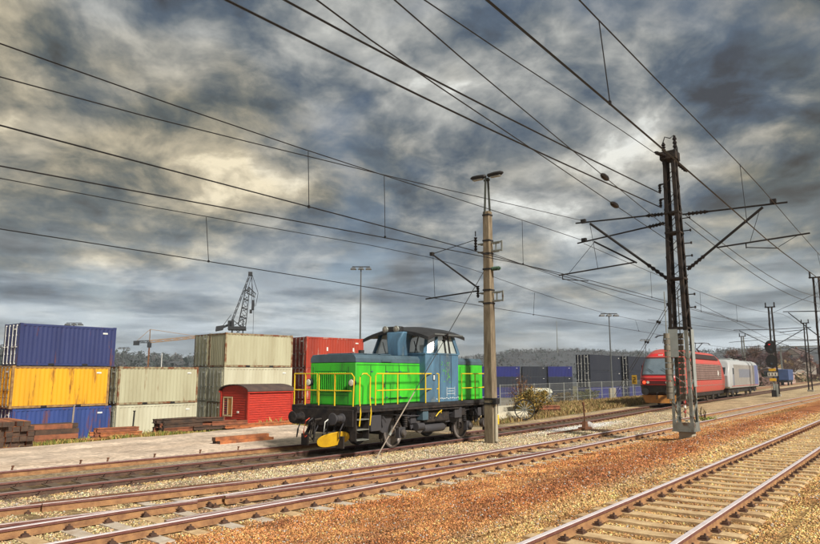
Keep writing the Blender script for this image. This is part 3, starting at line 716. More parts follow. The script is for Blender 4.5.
# z measured from the rail head
Z0 = 1.40
part('deck', MB().box(-4.2, 4.25, -1.42, 1.42, Z0-.19, Z0), under, loco, .015)
part('deck_edge', MB().box(-4.2, 4.25, -1.435, -1.42, Z0-.1, Z0+.012), black, loco)
for sy in (-1, 1):
    # frame plate with arches over the wheels
    def arch(cx_, r, z0, n=9): return [(cx_+r*math.cos(math.pi-math.pi*i/(n-1)), z0+r*math.sin(math.pi-math.pi*i/(n-1))*1.0) for i in range(n)]
    poly = [(-3.0, Z0-.19), (-3.0, .75), (-2.62, .52)]+[(-1.73-.62, .52)]+arch(-1.73, .60, .50)[1:-1]+[(-1.73+.62, .52), (-.95, .62), (-.2, .66), (1.2, .66), (1.55, .60)]+arch(2.33, .60, .50)[1:-1]+[(2.95, .55), (3.3, .75), (3.3, Z0-.19)]
    y0 = sy*1.06
    part('side_frame', MB().prism(list(reversed(poly)), y0-.03, y0+.03, 'y'), under_l, loco)
part('underbody', MB().box(-3.6, 3.6, -.55, .55, .55, Z0-.19).box(-.7, 1.2, -.95, .95, .45, Z0-.19), under, loco)
wh = MB().lathe([(.40, -.065), (.49, -.062), (.485, .02), (.455, .065), (.40, .065), (.37, .03), (.12, .045), (.12, -.045), (.37, -.03), (.40, -.065)], (0, 0, 0), 'y', 30)
wh_me = wh.mesh('wheel', wheel_m)
tyre_me = MB().lathe([(.41, -.075), (.455, -.075), (.455, -.062), (.41, -.062), (.41, -.075)], (0, 0, 0), 'y', 30).mesh('tyre', mat('worn_tyre', (.34, .30, .28), .45, .3, (.2, .16, .14), 6, .6))
for x in (-1.73, 2.33):
    for sy in (-1, 1):
        o = link('wheel', wh_me, loco); o.location = (x, sy*.7525, .455); o.scale = (1, -sy, 1)
        tb = link('tyre', tyre_me, o)
    part('axle', MB().cyl((x, -.75, .455), (x, .75, .455), .09, n=10), under, loco)
    for sy in (-1, 1):
        ab = MB().cb((x, sy*1.13, .47), (.34, .16, .34)).cyl((x, sy*1.2, .47), (x, sy*1.27, .47), .13, n=14)
        part('axle_box', ab, under_l, loco, .012)
        for q in (-.24, .24): part('spring', MB().lathe([(.065+.02*(k % 2), .62+k*.035) for k in range(16)], (x+q, sy*1.14, 0), 'z', 10), under, loco)
    for q in (-.56, .56): part('brake_block', MB().cb((x+q, -.76, .45), (.07, .12, .34)).bar((x+q, -.8, .45), (x+q*1.05, -.8, 1.1), .05), under, loco)
    part('sand_pipe', MB().tube([(x-.8, -.95, 1.1), (x-.78, -.9, .6), (x-.56, -.78, .15)], .022), under, loco)
part('fuel_tank', MB().box(-.7, .9, -1.3, -.98, .72, 1.12), under, loco, .05)
part('air_tank', MB().lathe([(.02, -.62), (.13, -.6), (.15, -.55), (.15, .55), (.13, .6), (.02, .62)], (.1, -1.12, .52), 'x', 14), under_l, loco)
part('battery_box', MB().box(1.15, 1.6, -1.36, -1.1, .8, 1.2), under_l, loco, .02)
part('toolbox', MB().box(-.82, -.5, -1.38, -1.1, .82, 1.2), slate, loco, .02)
part('brake_cylinder', MB().cyl((-1.0, -1.2, .62), (-.62, -1.2, .62), .13, n=14), under_l, loco)
part('rear_gearbox', MB().cyl((3.35, -1.1, .52), (3.35, -1.28, .52), .17, n=16).cyl((3.35, -1.28, .52), (3.35, -1.3, .52), .07, n=12), wheel_m, loco)
part('rear_equipment', MB().box(3.1, 3.55, -1.35, -1.05, .8, 1.2).box(3.7, 3.95, -1.3, -.9, .55, 1.2), under, loco, .02)
part('yellow_lever', MB().tube([(-.1, -1.4, .92), (.05, -1.42, 1.05), (.22, -1.42, 1.12), (.18, -1.42, 1.02)], .018), yel, loco)
for sy in (-1, 1):
    part('brake_pipe', MB().tube([(-3.9, sy*1.15, 1.12), (-2.5, sy*1.2, 1.1), (-1.2, sy*1.22, .98), (1.0, sy*1.22, .98), (2.9, sy*1.2, 1.1), (3.9, sy*1.15, 1.12)], .022), under_l, loco)
    part('footboard', MB().box(-1.0, 1.4, sy*1.32-.1, sy*1.32+.1, 1.14, 1.18), under, loco)
    for k, x in enumerate((-3.35, -2.75, -.3, .45, 2.75)): part('bracket', MB().bar((x, sy*1.1, 1.2), (x+.08*(k % 2), sy*1.3, .85), .05), under_l, loco)
part('relay_box', MB().box(-3.45, -2.95, -1.34, -1.08, .62, 1.1), under_l, loco, .02)
part('jackshaft', MB().cyl((-.78, -1.12, .6), (-.78, -1.22, .6), .2, n=18).cyl((-.78, -1.2, .6), (-.78, -1.28, .6), .08, n=12), wheel_m, loco)
for x in (-1.73, 2.33): part('axle_cap', MB().lathe([(.02, -1.33), (.09, -1.32), (.12, -1.27), (.12, -1.2)], (x, 0, .47), 'y', 16), wheel_m, loco)
# buffer beams, buffers, coupling
for sx, xe in ((-1, -4.2), (1, 4.25)):
    part('buffer_beam', MB().cb((xe+sx*.03, 0, 1.05), (.06, 2.62, .50)), under, loco, .01)
    for sy in (-1, 1):
        b = MB().lathe([(.15, 0), (.15, .04), (.105, .07), (.105, .24), (.075, .26), (.075, .36), (.165, .38), (.185, .40), (.165, .42), (.03, .43)], (0, 0, 0), 'x', 20)
        b.v = [(xe+sx*(.06+x), sy*.875+y, 1.04+z) for x, y, z in b.v]
        if sx < 0: b.f = [tuple(reversed(f)) for f in b.f]
        part('buffer', b, under_l if sy < 0 else under, loco)
    mb = MB().tube([(xe+sx*.06, 0, 1.0), (xe+sx*.35, 0, .98), (xe+sx*.42, 0, .85), (xe+sx*.40, 0, .55)], .035).tube([(xe+sx*.40, -.07, .9), (xe+sx*.44, -.08, .5), (xe+sx*.42, 0, .4), (xe+sx*.44, .08, .5), (xe+sx*.40, .07, .9)], .025)
    part('coupling', mb, under, loco)
    for y, m_ in ((-.45, black), (.38, black), (.52, mat('red_hose_tap', (.5, .05, .02), .5)), (-.32, white_plate)):
        part('air_hose', MB().tube([(xe+sx*.06, y, 1.0), (xe+sx*.22, y, .92), (xe+sx*.28, y*1.05, .6), (xe+sx*.2, y*1.1, .42), (xe+sx*.12, y*1.0, .50)], .024 if m_ is black else .018), m_, loco)
    part('rail_guard', MB().cb((xe+sx*.0, -.76, .33), (.06, .3, .36)).cb((xe, .76, .33), (.06, .3, .36)).bar((xe-sx*.02, -.76, .45), (xe-sx*.3, -.76, .9), .08).bar((xe-sx*.02, .76, .45), (xe-sx*.3, .76, .9), .08), under, loco)
for k, (x, y, z, dx, dy, dz) in enumerate(((-3.55, -.95, .82, .5, .3, .36), (-2.95, -.9, .9, .28, .28, .3), (-3.9, .3, .72, .35, .6, .3), (-1.05, -1.05, .9, .3, .2, .36), (1.75, -1.25, 1.0, .3, .16, .26), (2.95, -1.22, .95, .24, .16, .32), (-4.0, -1.05, .8, .2, .3, .34))):
    part('valve_box', MB().cb((x, y, z), (dx, dy, dz)), under_l if k % 2 else under, loco, .025)
for k, (y0, z0, z1) in enumerate(((-.95, .95, .45), (-.62, .85, .35), (.15, .8, .3), (.9, .9, .4), (-.2, .7, .35))):
    part('hose', MB().tube([(-4.24, y0, z0), (-4.34, y0+.06, (z0+z1)/2), (-4.28, y0+.16, z1), (-4.18, y0+.22, z1+.12), (-4.1, y0+.22, z0)], .02), black if k % 2 else under_l, loco)
# yellow oval plate low at the front corner
a_ = []
for k in range(20): t_ = 2*math.pi*k/20; a_.append((.50*abs(math.cos(t_))**.8*(1 if math.cos(t_) > 0 else -1), .21*abs(math.sin(t_))**.8*(1 if math.sin(t_) > 0 else -1)))
mb = MB().prism(a_, -.02, .02, 'y'); M_ = Matrix.Translation((-4.36, -.62, .42)) @ Matrix.Rotation(R(-42), 4, 'Z') @ Matrix.Rotation(R(-12), 4, 'Y') @ Matrix.Rotation(R(18), 4, 'X')
mb.v = [tuple(M_ @ Vector(p)) for p in mb.v]
pl = part('snow_guard', mb, mat('scuffed_yellow_plate', (.80, .48, .02), .5, 0, (.55, .3, .02), 4, .7, .1, rust=.12), loco, .01)
part('guard_bracket', MB().bar((-4.3, -.6, .5), (-4.1, -.5, 1.0), .06), under, loco)
# steps at both near corners
for x0, nx_ in ((-3.92, 3), (3.72, 3)):
    mb = MB()
    st = part('step_ladder', MB().box(x0-.30, x0-.27, -1.41, -1.18, .38, Z0-.15), under, loco); part('stringer', MB().box(x0+.27, x0+.30, -1.41, -1.18, .38, Z0-.15), under, st)
    for k in range(nx_): part('step', MB().box(x0-.27, x0+.27, -1.43, -1.16, .40+k*.30, .425+k*.30), galv, st)
# hoods
def hood(x0, x1, w, z1, nm, lou):
    h = part(nm, MB().prism([(-w, Z0), (w, Z0), (w, z1-.27), (-w, z1-.27)], x0, x1, 'x'), grn, loco, .03)
    part('hood_top', MB().prism([(-w-.004, z1-.27), (w+.004, z1-.27), (w+.004, z1-.13), (w-.09, z1-.02), (w*.4, z1), (-w*.4, z1), (-w+.09, z1-.02), (-w-.004, z1-.13)], x0-.004, x1+.002, 'x'), slate, h, .015)
    return h
HT = 3.0
fh = hood(-3.8, -.48, 1.0, HT, 'front_hood', True)
gl = part('radiator_grille', MB().box(-3.825, -3.805, -.62, .80, 1.80, 2.46), mat('dark_green_recess', (.01, .09, .012), .7), fh)
for k in range(17):
    y = -.58+k*.0842; m_ = MB().box(-.030, .0, -.018, .018, 0, .62); o = part('slat', m_, grn, gl); o.location = (-3.828, y, 1.82); o.rotation_euler = (0, 0, R(25))
for x in (-3.1, -2.35, -1.65): part('door_seam', MB().box(x-.012, x+.012, -1.006, -.99, Z0+.05, HT-.36), black, fh)
for x in (-2.45, -1.75): part('door_latch', MB().cb((x, -1.015, 2.0), (.05, .03, .12)), black, fh)
part('hood_vent', MB().box(-2.2, -1.2, -1.012, -1.0, 1.56, 1.60).box(-2.2, -1.2, -1.012, -1.0, 2.42, 2.44), mat('dark_green_recess', (.01, .09, .012), .7), fh)
for y in (-.98, .98):
    hl = part('headlight', MB().lathe([(.06, 0), (.11, -.02), (.125, -.10), (.115, -.13), (.02, -.13)], (-3.81, y*.96, 2.10), 'x', 18), black, fh)
    part('lens', MB().lathe([(.105, -.132), (.09, -.15), (.02, -.16)], (-3.81, y*.96, 2.10), 'x', 18), mat('headlight_lens', (.75, .72, .62), .15, spec=.8), hl)
for x in (-3.1, -2.35, -1.65):
    for z in (1.62, 2.45): part('hinge', MB().cb((x+.05, -1.01, z), (.10, .02, .035)), slate, fh)
part('panel_seam', MB().box(-3.78, -.5, -1.007, -.998, HT-.35, HT-.338).box(-3.78, -.5, -1.005, -.998, Z0+.02, Z0+.04), black, fh)
part('front_seam', MB().box(-3.806, -3.80, -.70, -.69, Z0+.05, HT-.4).box(-3.806, -3.80, .86, .87, Z0+.05, HT-.4).box(-3.806, -3.80, -.70, .87, 1.70, 1.71), black, fh)
part('grab_handle', MB().tube([(-2.6, -1.0, HT-.2), (-2.6, -1.07, HT-.2), (-2.1, -1.07, HT-.2), (-2.1, -1.0, HT-.2)], .012), slate, fh)
for x in (-3.2, -2.5, -1.8): part('roof_hatch', MB().box(x-.28, x+.28, -.55, .55, HT, HT+.035), slate, fh, .01)
rh = hood(1.50, 3.65, 1.0, HT-.02, 'rear_hood', False)
for x in (2.05, 2.75): part('door_seam', MB().box(x-.012, x+.012, -1.006, -.99, Z0+.05, HT-.36), black, rh)
part('exhaust_housing', MB().add([(x, y, z) for z, x0, x1, w in ((HT-.02, -1.05, -.42, .24), (HT+.5, -1.08, -.38, .28), (HT+.84, -.95, -.33, .40)) for x, y in ((x0, -.25-w), (x1, -.25-w), (x1, -.25+w), (x0, -.25+w))], [(3, 2, 1, 0), (0, 1, 5, 4), (1, 2, 6, 5), (2, 3, 7, 6), (3, 0, 4, 7), (4, 5, 9, 8), (5, 6, 10, 9), (6, 7, 11, 10), (7, 4, 8, 11), (8, 9, 10, 11)]), cabb, loco, .05)
part('exhaust_pipe', MB().cyl((-2.1, .3, HT-.02), (-2.1, .3, HT+.18), .10, n=14), black, loco)
# cab: body below the windows, pillars, slanted glass
CX0, CX1, WB, WT = -.93, 1.47, 3.08, 3.78
cab = part('cab', MB().prism([(-.50, -1.25), (-.30, -1.42), (1.3, -1.42), (1.49, -1.25), (1.49, 1.25), (1.3, 1.42), (-.30, 1.42), (-.50, 1.25)], Z0, WB, 'z'), cabb, loco, .02)
lo = [(-.42, -1.18), (-.06, -1.40), (1.30, -1.41), (1.49, -1.2), (1.49, 1.2), (1.30, 1.41), (-.06, 1.40), (-.42, 1.18)]
hi = [(-.14, -1.06), (.12, -1.28), (1.02, -1.30), (1.2, -1.1), (1.2, 1.1), (1.02, 1.30), (.12, 1.28), (-.14, 1.06)]
for i in range(8): part('pillar', MB().bar((*lo[i], WB-.02), (*hi[i], WT+.05), .11, .11), cabb, cab)
for p0, p1, q0, q1 in [(lo[i], lo[(i+1) % 8], hi[i], hi[(i+1) % 8]) for i in range(8)]:
    c = Vector((.3, 0)); sh = lambda p: (c+(Vector(p)-c)*.985)
    a, b, c2_, d = sh(p0), sh(p1), sh(q1), sh(q0)
    o = part('window', MB().grid([[(a.x, a.y, WB), (b.x, b.y, WB)], [(d.x, d.y, WT+.02), (c2_.x, c2_.y, WT+.02)]]), None, cab)
cab_glass = bpy.data.materials.new('brightened_cab_glass'); cab_glass.use_nodes = True
bb = cab_glass.node_tree.nodes['Principled BSDF']; bb.inputs['Base Color'].default_value = (.72, .80, .76, 1); bb.inputs['Roughness'].default_value = .12; bb.inputs['Alpha'].default_value = .55  # window brightness put into a pale, half-opaque glass colour
for o in [c for c in cab.children if c.name.startswith('window')]: o.data.materials.clear(); o.data.materials.append(cab_glass)
for x in (.52, .78): part('mullion', MB().bar((x, -1.41, WB), (x, -1.30, WT), .05), black, cab)
part('mullion', MB().bar((-.42, .15, WB), (-.14, .15, WT), .05), black, cab); part('mullion', MB().bar((-.42, -.72, WB), (-.14, -.70, WT), .03), black, cab)
part('window_sill', MB().prism([(-.52, -1.25), (-.30, -1.44), (1.3, -1.44), (1.51, -1.25), (1.51, 1.25), (1.3, 1.44), (-.30, 1.44), (-.52, 1.25)], WB-.03, WB+.02, 'z'), cabb, cab)
part('interior_desk', MB().box(-.1, .3, -.9, .9, WB-.2, WB+.08).box(.5, .9, -.7, -.25, WB-.2, WB+.35), black, cab)
mb = MB(); rows = []
for i in range(13):
    y = -1.50+3.0*i/12; zc_ = WT+.29-.27*(abs(y)/1.50)**2.2; ov = .34*(1-.25*(y/1.50)**2)
    rows.append([(-.42-ov, y, zc_-.16), (-.2, y, zc_-.01), (.3, y, zc_+.02), (1.3, y, zc_-.01), (1.62, y, zc_-.09)])
mb.grid(rows); mb.grid([[(x, y, z-.12) for x, y, z in reversed(r)] for r in rows])
for r0 in (0, -1): mb.grid([[p for p in rows[r0]], [(x, y, z-.12) for x, y, z in rows[r0]]])
for c0 in (0, -1): mb.grid([[r[c0] for r in rows], [(r[c0][0], r[c0][1], r[c0][2]-.12) for r in rows]])
rf = part('roof', mb, black, cab)
part('roof_edge', MB().box(-.3, 1.5, -1.515, -1.495, WT-.05, WT+.0), mat('grey_gutter', (.14, .15, .15), .5), rf)
part('ceiling', MB().box(-.1, 1.1, -1.2, 1.2, WT+.0, WT+.03), black, rf)
lampb = part('headlight_housing', MB().box(-.84, -.62, -.40, .40, WT+.04, WT+.26), black, rf, .03)
for y in (-.26, .24):
    hl = part('headlight', MB().lathe([(.11, -.0), (.125, -.06), (.11, -.09), (.02, -.09)], (-.84, y, WT+.16), 'x', 18), galv, lampb)
    part('lens', MB().lathe([(.085, -.092), (.07, -.10), (.02, -.11)], (-.84, y, WT+.16), 'x', 18), mat('dim_lamp_lens', (.30, .28, .24), .15), hl)
for y in (-.85, -.2, .6): part('wiper', MB().bar((-.44, y, WB+.05), (-.30, y+.25, WB+.45), .02), black, cab)
# plates, number boxes and worn green lettering on the blue cab side
ys_ = -1.423
def strokes(pts, w, m, par, label=None, name='lettering'):
    mb = MB()
    for a, b in pts: mb.bar((a[0], ys_, a[1]), (b[0], ys_, b[1]), w, .008, up=(0, 1, 0))
    return part(name, mb, m, par, label=label)
wl = mat('white_lettering', (.6, .65, .66), .6)
strokes([((.55, 1.86), (1.05, 1.86)), ((.55, 1.68), (1.05, 1.68)), ((.55, 1.60), (.55, 1.92)), ((1.05, 1.60), (1.05, 1.92)), ((.62, 1.77), (.98, 1.77))], .018, wl, cab)
strokes([((-.10+.12*k, 1.52+(k % 2)*.02), (-.03+.12*k, 1.50+(k % 3)*.02)) for k in range(12)], .03, wl, cab)['kind'] = 'stuff'
r_ = random.Random(3)
gl_ = mat('worn_green_lettering', (.12, .42, .10), .6)
sg = []
for q in range(26):
    x = .18+r_.random()*.55; z = 2.05+r_.random()*.72; a = r_.choice([0, 1.57, .8, 2.3]); l = r_.uniform(.04, .10); sg.append(((x, z), (x+l*math.cos(a), z+l*math.sin(a))))
strokes(sg, .022, gl_, cab)['kind'] = 'stuff'
part('plate', MB().box(-.30, -.18, -1.43, -1.42, 2.14, 2.36), black, cab); part('plate', MB().box(-.28, -.20, -1.436, -1.43, 2.17, 2.33), wl, cab)
part('door_seam', MB().box(.12, .135, -1.426, -1.42, Z0+.05, WB-.05), black, cab); part('door_seam', MB().box(.83, .845, -1.426, -1.42, Z0+.05, WB-.05), black, cab)
# handrails
TR, MR = Z0+.98, Z0+.46
def rail_set(path, posts, low=True, bot=Z0-.02):
    h = part('handrail', MB().tube(path, .021, 8), yel, loco)
    if low: part('mid_rail', MB().tube([(x, y, z-(TR-MR)) for x, y, z in path if z > TR-.05], .018, 8), yel, h)
    for x, y, b in posts: part('post', MB().tube([(x, y, TR), (x, y, b)], .021, 8), yel, h)
    return h
yn_ = -1.38
rail_set([(-4.15, .30, TR-.9), (-4.15, .32, TR), (-4.15, 1.36, TR), (-3.3, 1.38, TR), (-1.1, 1.38, TR)], [(-4.15, 1.36, Z0), (-2.6, 1.38, Z0), (-4.15, .85, Z0), (-1.2, 1.38, Z0)])
rail_set([(-4.15, -1.20, Z0-.45), (-4.15, -1.25, TR-.1), (-4.15, -1.15, TR), (-4.15, .25, TR)], [(-4.15, -.45, Z0), (-4.15, .24, Z0)])
for x in (-4.06, -3.58):
    part('grab_rail', MB().tube([(x, yn_-.02, Z0-.58), (x+.02, yn_-.05, Z0-.2), (x, yn_-.02, Z0+.2), (x+.03, yn_, TR-.1), (x+.16*(1 if x < -3.8 else -1), yn_, TR)], .021, 8), yel, loco)
part('handrail', MB().tube([(-3.9, yn_, TR), (-3.7, yn_, TR)], .021, 8), yel, loco)
rail_set([(-3.30, yn_, Z0), (-3.30, yn_, TR-.06), (-3.24, yn_, TR), (-.2, yn_, TR), (.02, yn_-.04, TR)], [(-2.95, yn_, Z0), (-2.2, yn_, Z0), (-.78, yn_-.08, Z0), (.03, yn_-.06, Z0), ])
rail_set([(1.58, yn_, Z0), (1.58, yn_, TR), (3.3, yn_, TR)], [(2.5, yn_, Z0), (3.3, yn_, Z0-.5)])
rail_set([(3.95, yn_, Z0-.5), (3.95, yn_, TR), (4.2, -1.3, TR), (4.2, 1.3, TR)], [(4.2, -1.3, Z0), (4.2, 0, Z0), (4.2, 1.3, Z0)])
part('lantern', MB().cyl((4.28, -1.05, 1.35), (4.38, -1.05, 1.35), .1, n=14), mat('headlight_lens', (.75, .72, .62), .15), loco)
part('warning_tag', MB().box(3.92, 4.1, -1.46, -1.44, .42, .78), yel, loco)

# ---------------------------------------------------------------- red electric locomotive
redp = mat('bright_red_paint', (.66, .022, .028), .3, 0, (.45, .03, .02), 1.2, .5)
redf = mat('sun_faded_red_paint', (.52, .075, .065), .5, 0, (.40, .13, .09), 1.0, .6, .05, rust=.12, rustcol=(.3, .17, .13))
slat_m = mat('dull_silver_slat', (.42, .30, .27), .5, .2, (.24, .14, .12), 2, .7)
darkband = mat('dark_grille', (.035, .02, .02), .6)
def train(x0, x1):
    a = (x0, yC(x0)), (x1, yC(x1)); d = Vector(a[1])-Vector(a[0]); return ((a[0][0]+a[1][0])/2, (a[0][1]+a[1][1])/2, .152), math.atan2(d.y, d.x), d.length
loc, yaw, L = train(52.2, 72.0)
rl = thing('locomotive', 'rounded red electric locomotive with raised pantograph, behind the lattice mast', 'locomotive', loc, yaw)
def shell(levels, L, n=7):                             # levels: z, nose setback, half width, corner radius
    rows = []
    for z, xs_, w, cr_ in levels:
        row = []; q = L/2-xs_
        for (sx, sy, a0) in ((-1, -1, 180), (1, -1, 270), (1, 1, 0), (-1, 1, 90)):
            for k in range(n):
                t_ = R(a0+90*k/(n-1)); row.append((sx*(q-cr_)+cr_*math.cos(t_), sy*(w-cr_*.8)+cr_*.8*math.sin(t_), z))
        row.append(row[0]); rows.append(row)
    mb = MB(); mb.grid(rows); mb.add(rows[-1][:-1], [tuple(range(len(rows[-1])-1))]); mb.add(rows[0][:-1], [tuple(range(len(rows[0])-2, -1, -1))]); return mb
hw = 1.5
lv = [(.85, .35, 1.36, .8), (1.0, .16, hw-.04, .9), (1.6, .02, hw, .95), (2.1, .06, hw, .95), (2.3, .22, hw, .95), (3.1, .75, hw-.03, 1.0), (3.7, 1.2, hw-.17, 1.05), (4.05, 1.75, 1.08, .95), (4.26, 2.3, .78, .6), (4.34, 3.0, .5, .4)]
body = part('body', shell(lv, L), redf, rl)
# brighter nose wrap, front window, lamps, black coupler zone, yellow-orange plough
def lerp_lv(z):
    for a, b in zip(lv, lv[1:]):
        if a[0] <= z <= b[0]: t_ = (z-a[0])/(b[0]-a[0]); return [a[i]+(b[i]-a[i])*t_ for i in range(4)]
def nose_patch(z0, z1, ymax, off, nz=6, ny=14, sx=-1):
    rows = []
    for i in range(nz+1):
        z = z0+(z1-z0)*i/nz; _, xs_, w, cr_ = lerp_lv(z); row = []
        for j in range(ny+1):
            y = -ymax+2*ymax*j/ny; yy = min(abs(y), w-.002); q = L/2-xs_
            e = max(0, yy-(w-cr_*.8))/(cr_*.8); x = q-cr_+cr_*math.sqrt(max(0, 1-e*e)); row.append((sx*(x+off), math.copysign(yy, y), z))
        rows.append(row if sx > 0 else list(reversed(row)))
    return MB().grid(rows)
nm = part('nose', nose_patch(1.5, 3.95, 1.42, .012, 14, 24), redp, rl)
part('windscreen', nose_patch(2.34, 3.56, 1.20, .03, 8, 20), mat('sky_tinted_glass', (.14, .19, .23), .06, spec=.9), nm)
part('windscreen_frame', nose_patch(2.24, 3.66, 1.31, .02, 10, 22), mat('dark_red_rubber', (.10, .015, .015), .5), nm)
part('wiper', MB().bar((-L/2-.02+.25, -.8, 2.5), (-L/2+.42, -.3, 2.8), .03), black, nm)
part('wiper', MB().bar((-L/2-.02+.25, .3, 2.5), (-L/2+.45, .8, 2.8), .03), black, nm)
part('lower_front', nose_patch(.86, 1.46, 1.40, .014, 4, 20), black, rl)
part('bumper_lip', nose_patch(1.44, 1.54, 1.42, .05, 2, 20), darkband, rl)
part('nose_crease', nose_patch(1.98, 2.03, 1.40, .03, 1, 20), mat('dark_red_rubber', (.10, .015, .015), .5), nm)
part('lamp_band', nose_patch(1.62, 1.86, 1.30, .02, 2, 20), mat('dark_red_rubber', (.10, .015, .015), .5), nm)
def nose_x(y, z):
    _, xs_, w, cr_ = lerp_lv(z); e = max(0, abs(y)-(w-cr_*.8))/(cr_*.8); return -(L/2-xs_-cr_+cr_*math.sqrt(max(0, 1-e*e)))
for sy in (-1, 1):
    nx0 = nose_x(.98, 1.74); nx1 = nose_x(.70, 1.74)
    lp = part('lamp_cluster', MB().cyl((nx0+.05, sy*.98, 1.74), (nx0-.05, sy*.98, 1.74), .15, n=16), black, rl)
    part('lens', MB().cyl((nx0-.05, sy*.98, 1.74), (nx0-.09, sy*.98, 1.74), .12, n=14), mat('red_tail_lens', (.6, .03, .01), .2, emit=(1, .06, .02, 1.2)), lp)
    part('lens', MB().cyl((nx1+.0, sy*.70, 1.74), (nx1-.06, sy*.70, 1.74), .10, n=14), mat('headlight_lens', (.75, .72, .62), .15), lp)
    b = MB().lathe([(.15, 0), (.12, .1), (.12, .35), (.26, .40), (.26, .45), (.03, .47)], (0, 0, 0), 'x', 20); b.v = [(-L/2+.15-x, sy*.875+y, 1.05+z) for x, y, z in b.v]
    part('buffer', b, black, rl)
part('top_headlight', MB().cb((-L/2+1.45, 0, 3.80), (.25, .34, .16)), white_plate, rl)
part('plough', MB().add([(-L/2+.42, -1.3, .78), (-L/2+.08, 0, .78), (-L/2+.42, 1.3, .78), (-L/2+.38, 1.05, .20), (-L/2-.02, 0, .20), (-L/2+.38, -1.05, .20), (-L/2+.7, -1.3, .78), (-L/2+.7, 1.3, .78), (-L/2+.7, 1.05, .20), (-L/2+.7, -1.05, .20)],
     [(0, 5, 4, 1), (1, 4, 3, 2), (0, 6, 9, 5), (2, 3, 8, 7), (0, 1, 2, 7, 6), (5, 9, 8, 3, 4)]), mat('orange_yellow_plough', (.40, .17, .03), .6, 0, (.22, .09, .025), 3, .7), rl)
part('coupling', MB().tube([(-L/2-.0, 0, 1.0), (-L/2-.35, 0, .95), (-L/2-.38, 0, .5)], .05), under, rl)
for sy in (-1, 1):
    gr = part('side_grille', MB().box(-L/2+3.0, L/2-2.6, sy*(hw+.002), sy*(hw+.02), 1.85, 3.22), darkband, rl)
    for k in range(11):
        z = 1.90+k*.122; part('slat', MB().box(-L/2+3.0, L/2-2.6, sy*(hw+.02), sy*(hw+.055), z, z+.068), slat_m, gr)
    # dark strip of roof louvres
    part('roof_grille', MB().grid([[(-L/2+3.4, sy*1.44, 3.66), (L/2-3.0, sy*1.44, 3.66)], [(-L/2+3.7, sy*1.19, 4.07), (L/2-3.6, sy*1.19, 4.07)]][::sy]), darkband, rl)
    part('side_window', MB().box(-L/2+1.35, -L/2+2.0, sy*(hw-.01), sy*(hw+.012), 2.45, 3.05), glass_dark, rl)
    part('sill_stripe', MB().box(-L/2+1.0, L/2-1.0, sy*(hw-.0), sy*(hw+.01), 1.38, 1.42), slat_m, rl)
    part('skirt', MB().box(-L/2+1.0, L/2-1.0, sy*1.30, sy*1.34, .55, .9), under, rl)
a_ = MB()
for k in range(10):
    a0, a1 = R(36*k), R(36*(k+1)); r0, r1 = (.26 if k % 2 == 0 else .17), (.17 if k % 2 == 0 else .26)
    a_.bar((L/2-4.4+r0*math.cos(a0), -hw-.07, 2.45+r0*math.sin(a0)), (L/2-4.4+r1*math.cos(a1), -hw-.07, 2.45+r1*math.sin(a1)), .05, .02, up=(0, 1, 0))
a_.cyl((L/2-4.4, -hw-.05, 2.45), (L/2-4.4, -hw-.075, 2.45), .17, n=14)
part('emblem', a_, white_plate, rl)
def bogies(par, L, xs_, m_=under):
    for bx in xs_:
        bg = part('bogie', MB().box(bx-2.0, bx+2.0, -1.2, -1.02, .45, .85).box(bx-2.0, bx+2.0, 1.02, 1.2, .45, .85).box(bx-.4, bx+.4, -1.1, 1.1, .4, .8), m_, par, .03)
        for ax in (-1.35, 1.35):
            for sy in (-1, 1): o = link('wheel', wh_me, bg); o.location = (bx+ax, sy*.7525, .53); o.scale = (1.17, -sy, 1.17)
            for sy in (-1, 1): part('axle_box', MB().cb((bx+ax, sy*1.24, .53), (.4, .14, .36)), under_l, bg, .02)
bogies(rl, L, (-5.4, 5.4)); part('underbody', MB().box(-L/2+.8, L/2-.8, -1.25, 1.25, .5, .9), under, rl)
part('roof_equipment', MB().box(-2.5, 2.0, -.5, .5, 4.30, 4.42).box(-4.6, -4.0, -.3, .3, 4.1, 4.3), under, rl, .03)
def pantograph(par, x, up, name='pantograph'):
    ins_ = part(name, MB().box(x-.8, x+.8, -.6, .6, 4.22, 4.27), under, par)
    for sx in (-1, 1):
        for sy in (-1, 1): part('insulator', MB().lathe([(.05+.03*(k % 2), 4.05+k*.03) for k in range(7)], (x+sx*.7, sy*.5, 0), 'z', 8), porcelain, ins_)
    h = up
    part('lower_arm', MB().bar((x+.7, 0, 4.3), (x-.9, 0, 4.3+h*.45), .08), dark_steel, ins_)
    part('upper_arm', MB().bar((x-.9, -.1, 4.3+h*.45), (x+.3, -.3, 4.3+h), .05).bar((x-.9, .1, 4.3+h*.45), (x+.3, .3, 4.3+h), .05), dark_steel, ins_)
    for dx in (-.15, .2): part('contact_bow', MB().tube([(x+.3+dx, -.98, 4.16+h), (x+.3+dx, -.8, 4.30+h), (x+.3+dx, -.5, 4.34+h), (x+.3+dx, .5, 4.34+h), (x+.3+dx, .8, 4.30+h), (x+.3+dx, .98, 4.16+h)], .03), dark_steel, ins_)
pantograph(rl, 5.4, .95); pantograph(rl, -6.3, 1.15)

